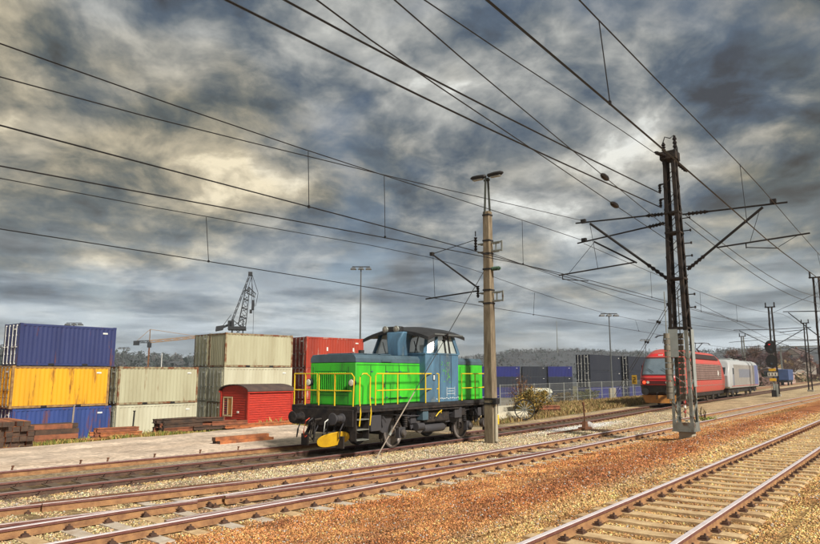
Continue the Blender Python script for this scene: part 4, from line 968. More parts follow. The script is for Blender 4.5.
# ---------------------------------------------------------------- white electric locomotive
loc, yaw, L2 = train(73.6, 91.6); L = L2
wh_p = mat('white_loco_paint', (.42, .44, .45), .4, 0, (.34, .35, .36), 1.5, .5)
sil = mat('silver_loco_side', (.40, .39, .37), .4, .3, (.28, .27, .26), 1.0, .7, .05)
blu = mat('blue_loco_end', (.14, .17, .33), .4, 0, (.06, .08, .25), 1.5, .5)
wl_ = thing('locomotive', 'white and silver boxy electric locomotive with blue rear end, coupled behind the red one', 'locomotive', loc, yaw)
lv = [(.95, .30, 1.40, .25), (1.1, .1, 1.48, .25), (2.2, .0, 1.49, .25), (3.1, .55, 1.49, .25), (3.55, .8, 1.40, .25), (3.75, 1.0, 1.2, .25), (3.85, 1.2, 1.0, .25)]
part('body', shell(lv, L, 5), wh_p, wl_)
for sy in (-1, 1):
    part('side_panel', MB().box(-L/2+2.6, L/2-3.4, sy*1.485, sy*1.505, 1.15, 3.35), sil, wl_)
    part('side_recess', MB().box(-L/2+5.2, L/2-5.8, sy*1.505, sy*1.515, 2.0, 2.9), mat('slate_grey_panel', (.20, .22, .27), .4), wl_)
    part('end_stripe', MB().box(L/2-3.4, L/2-.9, sy*1.487, sy*1.51, 1.15, 3.4), blu, wl_)
    part('door', MB().box(-L/2+1.9, -L/2+2.5, sy*1.487, sy*1.5, 1.15, 3.0), mat('slate_grey_panel', (.20, .22, .27), .4), wl_)
    part('side_window', MB().box(-L/2+1.95, -L/2+2.45, sy*1.49, sy*1.51, 2.35, 3.0), glass_dark, wl_)
    part('sill_stripe', MB().box(-L/2+1.2, L/2-1.2, sy*1.487, sy*1.512, 1.12, 1.16), redp, wl_)
part('windscreen', nose_patch(2.35, 3.05, 1.1, .02, 4, 8), glass_dark, wl_)
bogies(wl_, L, (-5.2, 5.2)); part('underbody', MB().box(-L/2+.8, L/2-.8, -1.2, 1.2, .5, .95), under, wl_)
part('roof_equipment', MB().box(-3, -1.6, -.6, .6, 3.85, 4.05).box(.5, 2.5, -.5, .5, 3.85, 4.0), galv_light, wl_, .03)
pantograph(wl_, 5.6, .1)
# ---------------------------------------------------------------- concrete pole beside the green locomotive
PX, PY = 21.75, 12.98
dark_mast_ = mat('dark_lamp_bracket', (.06, .07, .06), .7)
t = thing('catenary_pole', 'weathered square concrete pole with twin lamp on top, right of the green locomotive', 'pole', (PX, PY, 0))
mb = MB()
def taper(mb, w0, w1, z0, z1, d0=None, d1=None):
    d0 = d0 or w0; d1 = d1 or w1
    vs = [(sx*w/2, sy*d/2, z) for z, w, d in ((z0, w0, d0), (z1, w1, d1)) for sx, sy in ((-1, -1), (1, -1), (1, 1), (-1, 1))]
    mb.add(vs, [(3, 2, 1, 0), (4, 5, 6, 7), (0, 1, 5, 4), (1, 2, 6, 5), (2, 3, 7, 6), (3, 0, 4, 7)])
taper(mb, .385, .265, -.1, 8.7); part('shaft', mb, concrete_pole, t, .025)
mb = MB(); taper(mb, .16, .13, .1, 1.35, .05, .05); mb.v = [(x-.03, y-.235, z) for x, y, z in mb.v]; part('recess_strip', mb, mat('pale_concrete', (.42, .38, .29), .9), t)
for z in (1.45, 1.62, 8.55, 7.55, 7.05, 5.65, 5.15, 6.45): w = .41-.12*z/8.7; part('band', MB().cb((0, 0, z), (w, w, .06)), dark_steel, t)
part('signal_box', MB().cb((-.10, -.27, 1.53), (.22, .16, .2)), dark_steel, t, .01)
for s in (-1, 1): part('lamp_bracket', MB().bar((s*.11, -s*.05, 8.6), (s*.05, -s*.02, 10.05), .06), dark_mast_, t)
part('lamp_bracket', MB().bar((0, -.12, 9.95), (0, .12, 9.95), .07), dark_mast_, t)
for s in (-1, 1):
    h = MB().lathe([(.02, -.34), (.11, -.28), (.14, 0), (.12, .26), (.05, .36)], (0, 0, 0), 'y', 14)
    h.v = [(x, s*(y+.36), 10.12+z*.65+abs(y+.3)*.02) for x, y, z in h.v]; part('lamp_head', h, mat('dark_lamp_shade', (.02, .018, .018), .6), t)
    part('lamp_glass', MB().cb((0, s*.40, 10.03), (.16, .44, .03)), mat('lamp_diffuser', (.35, .36, .34), .3), t)
for z in (7.3, 5.4):                                   # double brackets carrying the insulators
    mb = MB()
    for dz in (-.2, .2): mb.bar((0, .45, z+dz*.8), (0, -.62, z+dz*.8), .06, .05)
    mb.bar((0, -.60, z-.2), (0, -.60, z+.2), .05); mb.bar((0, -.35, z-.18), (0, -.35, z+.18), .04)
    for dz in (-.2, .2): mb.bar((.17, .42, z+dz*.8), (.17, -.4, z+dz*.8), .05, .05)
    part('cross_bracket', mb, galv, t)
def insulator_mb(mb, a, b, r=.07, n=5):
    a, b = Vector(a), Vector(b)
    for k in range(n*2):
        p = a.lerp(b, k/(n*2)); q = a.lerp(b, (k+1)/(n*2)); mb.cyl(p, q, r if k % 2 == 0 else r*.55, r*.75 if k % 2 == 0 else r*.55, 8)
    return mb
part('insulator', insulator_mb(MB(), (0, .55, 7.75), (0, .55, 7.2)), porcelain, t)
part('insulator', insulator_mb(MB(), (0, .48, 5.85), (0, .48, 5.4)), porcelain, t)
part('insulator', insulator_mb(MB(), (0, -.12, 6.45), (0, -.52, 6.45), .09), mat('green_insulator', (.05, .10, .06), .4), t)
part('hook', MB().bar((0, .55, 7.8), (0, .55, 8.0), .03), dark_steel, t)
part('brace_tube', MB().cyl((0, 2.63, 7.33), (0, .50, 5.80), .035, n=8), dark_steel, t)
part('top_tie', MB().cyl((0, 2.63, 7.33), (0, .58, 7.66), .014, n=6), dark_steel, t)
part('registration_arm', MB().cyl((0, 2.95, 5.52), (0, .50, 5.66), .028, n=8), dark_steel, t)
part('tip_clamp', MB().cb((0, 2.63, 7.33), (.14, .14, .14)), dark_steel, t)
part('tip_dropper', MB().cyl((0, 2.58, 7.3), (0, 2.50, 5.58), .009, n=5), wire_m, t)
# guy wire
g_ = thing('guy_wire', 'slanting guy wire from the concrete pole down past the green cab to the ballast', 'guy wire', (15.75, 13.42, .0))
A = Vector((0, 0, 0)); B = Vector((PX-15.75, PY+.12-13.42, 6.5))
part('cable', MB().cyl(A, B, .014, n=6), wire_m, g_)
part('guard_tube', MB().cyl(A.lerp(B, .01), A.lerp(B, .30), .019, n=8), mat('pale_guard_tube', (.33, .27, .22), .6), g_)
part('insulator', insulator_mb(MB(), A.lerp(B, .56), A.lerp(B, .60), .07, 3), porcelain, g_)
part('turnbuckle', MB().cyl(A.lerp(B, .10), A.lerp(B, .13), .045, n=8), galv, g_)

# ---------------------------------------------------------------- lattice masts
def lattice(parent, w0, w1, z0, z1, n, leg=.10, br=.045, m=None, d0=None, d1=None):
    m = m or galv; d0 = d0 or w0; d1 = d1 or w1
    at = lambda sx, sy, z: Vector((sx*(w0+(w1-w0)*(z-z0)/(z1-z0))/2, sy*(d0+(d1-d0)*(z-z0)/(z1-z0))/2, z))
    cs = [(-1, -1), (1, -1), (1, 1), (-1, 1)]
    for c in cs:
        a, b = at(*c, z0), at(*c, z1); mb = MB().bar(a+Vector((-c[0]*leg/2, 0, 0)), b+Vector((-c[0]*leg/2, 0, 0)), leg, .014, up=(0, 1, 0)).bar(a+Vector((0, -c[1]*leg/2, 0)), b+Vector((0, -c[1]*leg/2, 0)), .014, leg, up=(0, 1, 0))
        part('corner_angle', mb, m, parent)
    for i in range(4):
        p, q = cs[i], cs[(i+1) % 4]; mb = MB()
        for k in range(n):
            za, zb_ = z0+(z1-z0)*k/n, z0+(z1-z0)*(k+1)/n
            if (k+i) % 2: mb.bar(at(*p, za), at(*q, zb_), br, .012, up=(0, 1, 0) if i % 2 else (1, 0, 0))
            else: mb.bar(at(*q, za), at(*p, zb_), br, .012, up=(0, 1, 0) if i % 2 else (1, 0, 0))
        part('bracing', mb, m, parent)
MX, MY = 26.6, 7.45
dark_mast = mat('dark_mast_steel', (.022, .02, .02), .8, .0, (.055, .04, .03), 4, .8, .2, spec=.2)
t = thing('lattice_mast', 'tall lattice steel mast with cantilever arms on both sides, right of centre', 'mast', (MX, MY, 0.05))
part('foundation', MB().cb((-.05, -.05, .08), (.52, .48, .56)), mat('pale_concrete', (.46, .42, .32), .9, 0, (.3, .26, .2), 4, .7, .4), t, .02)
part('base_plate', MB().cb((0, 0, .38), (.82, .82, .03)), galv, t)
for sx in (-1, 1):
    for sy in (-1, 1): part('anchor_bolt', MB().cyl((sx*.22, sy*.22, .34), (sx*.22, sy*.22, .47), .022, n=6), steel_rust, t)
part('base_sheet', MB().box(-.37, .37, -.392, -.378, .40, .70).box(-.392, -.378, -.37, .37, .40, .70), galv, t)
lattice(t, .74, .66, .39, 4.1, 7, .11, .05, galv)
lattice(t, .65, .42, 4.1, 11.2, 15, .13, .05, dark_mast)
part('front_sheet', MB().box(.0, .37, -.39, -.376, 2.0, 4.15), galv_light, t)
part('front_sheet', MB().box(-.39, -.376, .0, .35, 3.1, 4.15), galv_light, t)
# stacked tension weights inside the mast and on its left face
for x_, y_ in ((-.40, .40), (-.12, -.02)):
    part('weight_rod', MB().cyl((x_, y_, 1.4), (x_, y_, 5.6), .018, n=6), galv, t)
    w_me = MB().cyl((0, 0, 0), (0, 0, .20), .115, n=14).mesh('tension_weight', mat('dark_concrete_weight', (.22, .20, .16), .9, 0, (.12, .11, .09), 4, .8), True)
    for k in range(11): o = link('tension_weight', w_me, t); o.location = (x_+rnd.uniform(-.01, .01), y_, 1.55+k*.225)
for z in (4.2, 6.1, 7.9, 8.7): w = .42+.23*(11.2-z)/7.1+.05; part('collar', MB().cb((0, 0, z), (w, w, .07)), dark_mast, t)
for k, z in enumerate((5.0, 5.5, 6.6, 7.0, 7.5, 8.0, 8.5)): part('step_bolt', MB().cyl((.25, -.25, z), (.25, -.52, z), .022, n=6).cb((.25, -.54, z), (.06, .05, .09)), dark_mast, t)
part('top_cap', MB().cb((0, 0, 11.0), (.62, .62, .34)), dark_mast, t, .02)
for y_, h in ((.22, .42), (-.22, .62)):
    part('top_insulator', insulator_mb(MB(), (0, y_, 11.2), (0, y_, 11.2+h), .09, 4), porcelain, t)
part('jumper', MB().tube([(0, .24, 11.6), (0, .15, 11.85), (0, -.05, 11.75), (0, -.2, 11.85), (0, -.3, 11.3), (0, -.34, 10.6)], .022), wire_m, t)
part('strain_insulator', insulator_mb(MB(), (-.3, .12, 10.98), (-1.1, .22, 10.93), .08, 5), porcelain, t)
part('strain_insulator', insulator_mb(MB(), (.2, -.2, 10.75), (.9, -.38, 10.55), .08, 5), porcelain, t)
for z in (9.62, 9.02): part('hanging_insulator', insulator_mb(MB(), (-.12, .42, z+.25), (-.12, .42, z-.05), .07, 3).bar((-.12, .2, z+.28), (-.12, .45, z+.28), .05), porcelain, t)
def arm(nm, a, b, r, ins_at=None, m=dark_steel):
    a, b = Vector(a), Vector(b); p = part(nm, MB().cyl(a, b, r, n=8), m, t)
    if ins_at: part('insulator', insulator_mb(MB(), a.lerp(b, ins_at[0]), a.lerp(b, ins_at[1]), .085, 5), porcelain, p)
    return p
Yl = lambda y: y-MY
arm('cantilever_arm', (0, Yl(7.75), 8.72), (0, Yl(11.5), 8.86), .032, (.03, .2))
arm('cantilever_arm', (.1, Yl(7.75), 8.38), (.1, Yl(11.5), 8.0), .032, (.03, .2))
arm('brace_tube', (0, Yl(7.65), 6.0), (0, Yl(10.86), 8.76), .05, (.06, .30))
arm('brace_tube', (.08, Yl(9.0), 6.90), (.08, Yl(10.75), 7.98), .035)
arm('registration_arm', (0, Yl(9.0), 6.92), (0, Yl(12.35), 6.68), .03)
arm('steady_arm', (.02, Yl(12.2), 6.50), (.02, Yl(11.05), 6.32), .018); arm('steady_arm', (.02, Yl(12.2), 6.68), (.02, Yl(12.2), 6.48), .02)
arm('tie_wire', (0, Yl(10.86), 8.7), (0, Yl(10.6), 6.82), .01, m=wire_m); arm('tie_wire', (.1, Yl(10.75), 7.95), (0, Yl(11.9), 6.72), .01, m=wire_m)
arm('cantilever_arm', (0, Yl(7.1), 8.60), (0, Yl(3.5), 8.52), .034, (.06, .26))
arm('brace_tube', (0, Yl(7.05), 6.42), (0, Yl(4.3), 8.46), .05, (.02, .25))
arm('registration_arm', (0, Yl(5.95), 7.16), (0, Yl(2.9), 7.32), .03)
arm('steady_arm', (.02, Yl(4.95), 7.05), (.02, Yl(3.9), 6.90), .018); arm('steady_arm', (.02, Yl(4.95), 7.2), (.02, Yl(4.95), 7.02), .02)
arm('tie_wire', (0, Yl(4.4), 8.4), (0, Yl(4.8), 7.25), .01, m=wire_m); arm('tie_wire', (0, Yl(3.9), 6.95), (0, Yl(3.3), 7.28), .01, m=wire_m)
for y, z in ((11.15, 8.90), (11.15, 8.08), (3.95, 8.62)): part('clamp', MB().cb((0, Yl(y), z), (.14, .2, .16)), dark_steel, t)

def far_mast(x, y, h, label, arms, dark=True, w=.42, n=10):
    t = thing('lattice_mast', label, 'mast', (x, y, 0), 0)
    part('foundation', MB().cb((0, 0, .05), (.8, .8, .4)), concrete, t)
    lattice(t, w*1.35, w, .1, h, n, .10, .06, dark_mast if dark else galv)
    part('cross_head', MB().bar((0, -.55, h), (0, .55, h), .12), dark_mast, t)
    for s in (-1, 1): part('insulator', insulator_mb(MB(), (0, s*.45, h+.05), (0, s*.45, h+.55), .10, 3), porcelain, t)
    for ty, z0, z1 in arms:
        part('cantilever_arm', MB().cyl((0, 0, z1), (0, ty-y, z1+.1), .04, n=6), dark_steel, t)
        part('brace_tube', MB().cyl((0, 0, z0), (0, (ty-y)*.85, z1), .045, n=6), dark_steel, t)
        part('registration_arm', MB().cyl((0, (ty-y)*.35, z0+.85), (0, (ty-y)*1.15, z0+.65), .03, n=6), dark_steel, t)
    return t
far_mast(68.6, 7.35, 11.0, 'dark lattice mast cut by the right edge of the picture', [(3.5, 5.6, 8.0), (10.15, 5.6, 8.0)], w=.5)
far_mast(86.9, 14.15, 10.2, 'tall dark lattice mast directly behind the two black signal heads', [(10.2, 5.6, 7.6), (18.2, 5.6, 7.6)])
far_mast(114.5, 14.2, 10.0, 'lattice mast second from the right edge, beyond the signal', [(10.3, 5.6, 7.4), (19, 5.6, 7.4)])
far_mast(150, 14.6, 9.6, 'farthest thin mast seen just left of the right edge', [(10.4, 5.6, 7.4), (20.5, 5.6, 7.4)], n=6)
far_mast(128, 25.5, 9.0, 'pale slim mast beside the far siding at right', [(19.6, 5.6, 7.2)], dark=False, n=6)
# portal beam at the far right
t = thing('gantry', 'thin steel gantry spanning the tracks far away at right', 'gantry', (178, 0, 0))
for y in (6.5, 27.5): part('leg', MB().bar((0, y, 0), (0, y, 9), .3), galv, t)
part('beam', MB().bar((0, 6.5, 8.8), (0, 27.5, 8.8), .25).bar((0, 6.5, 8.0), (0, 27.5, 8.0), .12), galv, t)

# ---------------------------------------------------------------- wires
def wire(label, pts, r=.012, drops=(), name='overhead_wire', cat='wire'):
    """drops: (point above, point below)"""
    o = Vector(pts[0]); t = thing(name, label, cat, o)
    # densify with Catmull-Rom so that measured points join smoothly
    P = [Vector(p)-o for p in pts]; out_ = []
    for i in range(len(P)-1):
        p0, p1, p2, p3 = P[max(i-1, 0)], P[i], P[i+1], P[min(i+2, len(P)-1)]
        n = max(1, int((p2-p1).length/3))
        for k in range(n):
            u = k/n; out_.append(p1.lerp(p2, u))
    out_.append(P[-1]); 
    for _ in range(2): out_ = [out_[0]]+[(out_[i-1]+out_[i]*2+out_[i+1])/4 for i in range(1, len(out_)-1)]+[out_[-1]]
    part('strand', MB().tube(out_, r, 5), wire_m, t)
    for a, b in drops:
        p = part('dropper', MB().cyl(Vector(a)-o, Vector(b)-o, .009, n=5), wire_m, t)
        part('clamp', MB().cb(Vector(b)-o, (.045, .035, .06)), wire_m, p)
    return t
wire('upper wire from the left edge that ends on the lower arm of the lattice mast', [(-26, 9.6, 7.9), (-8, 9.9, 7.25), (3.61, 10.3, 7.24), (6.13, 10.53, 7.36), (10.25, 10.78, 7.52), (13.04, 10.89, 7.66), (15.53, 10.97, 7.78), (18.05, 11.04, 7.87), (21.08, 11.11, 7.98), (26.65, 11.2, 8.12)], .012,
     [((10.2, 10.77, 7.52), (9.86, 10.35, 6.1)), ((21.0, 11.1, 7.96), (19.65, 10.39, 6.12))])
wire('second wire from top at the left edge, ending on the upper mast arm', [(-24, 11.8, 8.0), (-6, 11.6, 7.1), (4.04, 11.4, 7.15), (6.63, 11.35, 7.34), (9.26, 11.31, 7.53), (10.74, 11.29, 7.66), (13.49, 11.27, 7.84), (15.35, 11.25, 7.99), (18.38, 11.24, 8.28), (26.57, 11.2, 8.98)], .012,
     [((13.5, 11.27, 7.84), (13.6, 11.31, 6.16))])
wire('contact wire third from top at the left edge, passing before the concrete pole', [(-30, 10.9, 6.1), (-10, 10.6, 6.1), (3.71, 10.33, 6.07), (9.89, 10.36, 6.1), (12.42, 10.37, 6.12), (16.94, 10.39, 6.14), (19.65, 10.39, 6.12), (22.73, 10.4, 6.08), (26.6, 10.6, 6.1), (40, 10.3, 6.1), (68.6, 10.15, 6.1), (114, 10.2, 6.1), (180, 10.5, 6.1)], .014,
     [((50, 10.2, 7.2), (50, 10.2, 6.1)), ((41, 10.25, 7.25), (41, 10.25, 6.1))])
wire('contact wire fourth from top at the left edge, over the diverging track', [(-30, 18.5, 5.95), (-10, 14.5, 5.95), (4.38, 12.0, 5.97), (9.51, 11.6, 6.04), (13.67, 11.31, 6.15), (18.04, 11.15, 6.28), (19.38, 11.11, 6.32), (26.34, 10.95, 6.42), (31.22, 10.87, 6.38), (37.33, 10.8, 6.33), (68.6, 10.2, 6.2)], .014,
     [((34, 10.8, 7.6), (34, 10.8, 6.34))])
wire('thin messenger wire over the oily track, meeting the arm of the concrete pole', [(-24, 16.6, 7.4), (-8, 15.8, 6.6), (5.6, 15.3, 6.61), (9.15, 15.4, 6.72), (12.78, 15.48, 6.86), (18.43, 15.56, 7.14), (21.74, 15.6, 7.33), (25.46, 15.73, 7.1), (27.52, 15.8, 6.98), (31.11, 15.89, 6.7), (40.9, 16.09, 6.31), (56.77, 16.8, 6.4), (86.9, 18.0, 7.5), (128, 19.5, 7.2)], .011,
     [((10.85, 15.43, 6.79), (11.15, 15.65, 5.62)), ((31.2, 15.88, 6.68), (31.49, 16.13, 5.57)), ((48, 16.5, 6.33), (48, 16.3, 5.58))])
wire('lowest wire from the left edge, contact wire above the green locomotive', [(-30, 17.6, 5.7), (-8, 15.9, 5.6), (5.73, 15.45, 5.58), (9.34, 15.6, 5.62), (16.16, 15.85, 5.63), (22.41, 15.99, 5.63), (26.1, 16.05, 5.6), (31.49, 16.13, 5.57), (39.04, 16.2, 5.59), (53.27, 16.6, 5.58), (70, 17.4, 5.35), (86.9, 18.1, 5.5), (128, 19.6, 5.5), (200, 23, 5.5)], .013)
wire('lower of the two thick feeder cables running from the top edge to the mast', [(-30, 8.6, 8.9), (-8, 8.2, 8.15), (5.73, 8.0, 8.12), (7.76, 7.96, 8.18), (10.62, 7.91, 8.24), (13.87, 7.87, 8.34), (15.75, 7.86, 8.43), (20.13, 7.83, 8.64), (26.5, 7.86, 9.02)], .022)
wire('upper of the two thick feeder cables running from the top edge to the mast', [(-30, 8.6, 9.5), (-8, 8.2, 8.7), (6.86, 8.0, 8.66), (8.53, 7.96, 8.71), (10.65, 7.93, 8.77), (13.9, 7.89, 8.88), (17.81, 7.85, 9.06), (21.96, 7.82, 9.30), (26.5, 7.86, 9.60)], .022)
def L_wire(label, pts, ins, r=.012):
    t = wire(label, pts, r); o = Vector(pts[0]); a, b = Vector(ins[0])-o, Vector(ins[1])-o
    ch = part('insulator', MB().lathe([(.03, 0), (.06, .06), (.085, .2), (.085, .42), (.06, .56), (.03, .62)], (0, 0, 0), 'x', 12), porcelain, t)
    ch.location = a.lerp(b, .5); ch.rotation_euler = (b-a).to_track_quat('X', 'Z').to_euler(); ch.location -= ch.rotation_euler.to_matrix() @ Vector((.31, 0, 0))
L_wire('crossing stay wire with the lower black egg insulator, left of the lattice mast', [(-6, 3.0, 6.2), (5.27, 5.6, 7.04), (6.64, 5.91, 7.22), (8.35, 6.22, 7.40), (11.74, 6.66, 7.60), (13.77, 6.87, 7.68), (19.84, 7.3, 7.69), (26.4, 7.55, 7.58)], ((19.4, 7.27, 7.69), (20.3, 7.31, 7.69)))
L_wire('crossing stay wire with the upper black egg insulator, left of the lattice mast', [(-6, 2.2, 6.0), (6.27, 5.2, 7.39), (8.53, 5.74, 7.77), (11.56, 6.27, 8.04), (15.63, 6.78, 8.19), (18.58, 7.07, 8.23), (23.84, 7.46, 8.17), (26.4, 7.55, 8.07)], ((18.1, 7.03, 8.23), (19.0, 7.1, 8.23)))
wire('middle of the wires from the top edge that anchor at the top of the mast', [(-6, 5.0, 7.3), (8.39, 6.2, 8.72), (11.69, 6.6, 9.24), (16.41, 6.98, 9.86), (20.44, 7.21, 10.36), (25.6, 7.66, 10.93)], .013)
wire('messenger wire of the nearest track, highest at the top right of the picture', [(-20, 3.5, 8.3), (0, 3.5, 7.75), (9.24, 3.5, 7.80), (11.6, 3.5, 7.84), (14.48, 3.5, 7.9), (19.1, 3.55, 8.1), (23.59, 3.75, 8.4), (26.6, 3.95, 8.66), (30, 3.85, 8.4), (40, 3.6, 7.95), (52, 3.55, 7.9), (68.6, 3.5, 8.3), (110, 3.5, 8.3)], .012,
     [((9.24, 3.5, 7.80), (9.54, 3.5, 6.6)), ((19.1, 3.55, 8.08), (19.16, 3.5, 6.5)), ((36, 3.7, 8.1), (36, 3.55, 6.7)), ((50, 3.55, 7.9), (50, 3.6, 6.6))])
wire('contact wire of the nearest track, crossing in front of the lattice mast top', [(-20, 3.5, 6.5), (5.94, 3.5, 6.6), (9.54, 3.5, 6.59), (12.04, 3.5, 6.57), (16, 3.5, 6.54), (19.16, 3.5, 6.5), (23, 3.65, 6.6), (26.6, 3.9, 6.86), (33.5, 3.6, 6.76), (45, 3.4, 6.5), (68.6, 3.3, 6.4), (110, 3.5, 6.3), (180, 3.5, 6.3)], .017)
wire('upper sagging feeder between the lattice mast and the mast at the right edge', [(26.5, 7.0, 8.62), (30, 7.03, 8.52), (36, 7.08, 8.36), (43.95, 7.13, 8.25), (55, 7.17, 8.45), (68.5, 7.2, 9.2)], .016)
wire('lower sagging feeder between the lattice mast and the mast at the right edge', [(26.5, 7.0, 8.3), (30, 7.03, 8.15), (36, 7.08, 7.92), (43.74, 7.13, 7.75), (55, 7.17, 7.9), (68.5, 7.2, 8.6)], .016)
wire('messenger wire over the middle track right of the lattice mast', [(26.65, 11.2, 8.0), (34, 10.8, 7.6), (48, 10.2, 7.15), (58, 10.15, 7.3), (68.6, 10.15, 8.0), (78, 10.2, 7.5), (90, 10.2, 7.2), (114.5, 10.3, 7.5), (150, 10.4, 7.6)], .012)
wire('thin distant wire behind the lattice mast from the concrete pole arm level', [(21.8, 13.2, 7.2), (40, 13.5, 6.6), (60, 14.0, 6.8), (86.9, 14.4, 8.6)], .012)
wire('first of two distant wires above the white locomotive', [(60, 19.5, 7.3), (86.9, 18.2, 7.7), (114.5, 19, 7.5)], .018)
wire('second of two distant wires above the white locomotive', [(56, 14.4, 8.2), (86.9, 14.3, 6.4)], .018)
for k, (ya, yb_, z0, z1) in enumerate(((14.2, 10.3, 7.5, 8.6), (14.2, 19.0, 7.5, 8.2), (14.2, 25.5, 8.6, 8.6), (7.35, 14.2, 9.6, 9.4))):
    wire(['cross span wire from the second far mast towards the middle track', 'cross span wire from the second far mast over the oily track', 'long cross span wire from the second far mast to the pale slim mast', 'cross span wire leaving the mast at the right edge'][k], [((114.5, 114.5, 114.5, 68.6)[k], ya, z0), ((135, 128, 128, 86.9)[k], yb_, z1)], .02)
t = thing('anchor_stay', 'pair of stay wires with insulators falling from the lattice mast towards the red roof', 'stay wire', (MX, MY, 6.4))
A = Vector((0.2, -.3, 0)); B = Vector((27, 13.0, -5.6))
Dn = [(A, B), (A+Vector((.6, .1, .0)), B+Vector((.8, .1, 0)))]
for a, b in Dn:
    c = part('cable', MB().cyl(a, b, .013, n=5), wire_m, t)
    for u in (.14, .24, .38): part('insulator', insulator_mb(MB(), a.lerp(b, u), a.lerp(b, u+.008), .06, 2), porcelain, c)

# ---------------------------------------------------------------- lamp posts, small trackside things
def lamp_post(x, y, ztop, label, n=3, zb=None, r=.11, s=1.0, yaw=-52):
    zb = tz(x, y) if zb is None else zb; t = thing('lamp_post', label, 'lamp post', (x, y, zb), R(yaw), 'floodlight posts in the container yard'); h = ztop-zb
    part('pole', MB().cyl((0, 0, -.2), (0, 0, h), r, r*.5, 10), mat('grey_lamp_pole', (.13, .14, .145), .5, .4), t)
    part('crossarm', MB().bar((-1.0*s, 0, h), (1.0*s, 0, h), .09), dark_steel, t)
    for k in range(n):
        x_ = (k-(n-1)/2)*.85*s
        part('floodlight', MB().prism([(-.30*s, 0), (.30*s, 0), (.20*s, .24*s), (-.2*s, .24*s)], -.26*s, .26*s, 'y').m and MB().add([(x_+a*s, b*s, h-.32*s+c*s) for c, (w, d) in ((0, (.34, .30)), (.22, (.22, .2))) for a, b in ((-w, -d), (w, -d), (w, d), (-w, d))], [(3, 2, 1, 0), (4, 5, 6, 7), (0, 1, 5, 4), (1, 2, 6, 5), (2, 3, 7, 6), (3, 0, 4, 7)]), mat('lamp_housing', (.10, .105, .11), .5), t, .02)
        part('lamp_glass', MB().box(x_-.28*s, x_+.28*s, -.24*s, .24*s, h-.335*s, h-.322*s), mat('lamp_diffuser', (.35, .36, .34), .3), t)
lamp_post(55.9, 50.0, 14.5, 'tall lamp post with three floodlights behind the red container', r=.13)
lamp_post(79.4, 30.5, 9.8, 'lamp post with floodlights in front of the black containers, pale base', r=.12)
t = bpy.data.objects['lamp_post.001']; part('base_box', MB().box(-.35, .35, -.3, .3, 0, 1.5), mat('pale_concrete', (.46, .42, .32), .9), t, .02)
lamp_post(152, 50.3, 10.2, 'small far lamp post just left of the red train roof', r=.14)
lamp_post(92.5, 164.0, 9.3, 'distant dark lamp post above the yellow container edge', r=.2, s=1.3)
lamp_post(43.5, 90, 9.25, 'distant lamp head peeping over the navy blue container', r=.15)

# signal in front of the far mast
t = thing('railway_signal', 'trackside signal with two round black heads and yellow and white boards', 'signal', (84.9, 14.1, 0), R(10))
part('post', MB().cyl((0, 0, -.1), (0, 0, 5.9), .09, n=10), galv, t)
sh_ = mat('signal_black', (.012, .012, .013), .5)
for k, z in enumerate((5.55, 3.95)):
    hd = part('signal_head', MB().cyl((-.12, 0, z), (-.22, 0, z), .60, n=24).cyl((-.13, 0, z-.2), (-.221, 0, z-.2), .56, n=20).cyl((-.13, 0, z+.18), (-.219, 0, z+.18), .54, n=20), sh_, t)
    if k == 0:
        part('lens', MB().cyl((-.225, .1, z+.30), (-.30, .1, z+.30), .10, n=12), mat('red_signal_lens', (.5, .02, .02), .3, emit=(1, .03, .03, .5)), hd)
        part('hood', MB().cyl((-.22, .1, z+.44), (-.5, .1, z+.40), .16, .12, 10), sh_, hd)
    part('lens', MB().cyl((-.22, 0, z-.3), (-.26, 0, z-.3), .12, n=12), glass_dark, hd)
yb = mat('yellow_board', (.62, .36, .03), .5)
part('yellow_board', MB().box(-.16, -.12, -.36, .36, 2.85, 3.15), yb, t); part('number_plate', MB().box(-.20, -.16, -.50, .50, 2.30, 2.70), mat('dirty_white_plate', (.5, .48, .42), .6), t)
mb = MB()
for y0 in (-.32, 0, .30): mb.box(-.208, -.2, y0, y0+.09, 2.38, 2.62)
part('plate_marks', mb, sh_, t)
part('yellow_board', MB().box(-.16, -.12, -.34, .34, 1.75, 2.05), yb, t); part('ladder', MB().bar((.2, -.2, 0), (.2, -.2, 5.6), .04).bar((.2, .2, 0), (.2, .2, 5.6), .04), galv, t)
part('cabinet', MB().cb((.5, -.2, .7), (.4, .5, 1.4)), galv, t, .03); part('base', MB().cb((-.1, 0, .35), (.5, .5, .8)), sh_, t, .03)
# switch lever
t = thing('switch_lever', 'rusty point lever with a ball counterweight between the two middle tracks', 'switch lever', (29.2, 12.55, .0), R(-3))
part('sleeper_plate', MB().box(-.18, .18, -1.5, .3, -.02, .07), wood_tie, t)
part('stand', MB().prism([(-.22, .05), (.22, .05), (.08, .42), (-.08, .42)], -.08, .08, 'y').cb((.0, 0, .12), (.7, .34, .1)), steel_rust, t)
part('lever', MB().bar((0, 0, .25), (-.10, -.02, 1.15), .05).cyl((-.10, -.02, 1.12), (-.11, -.02, 1.27), .055, n=10), steel_rust, t)
part('counterweight', MB().lathe([(.02, -.17), (.12, -.14), (.18, 0), (.12, .14), (.02, .17)], (.42, 0, .22), 'y', 14), mat('white_weight', (.45, .43, .42), .6), t)
part('weight_arm', MB().bar((0, 0, .3), (.42, 0, .22), .06), steel_rust, t)
t2 = part('pull_rod', MB().bar((-3.2, .1, .05), (-.2, .05, .10), .07, .06).bar((0, -.2, .08), (.1, -1.6, .08), .05), steel_rust, t)
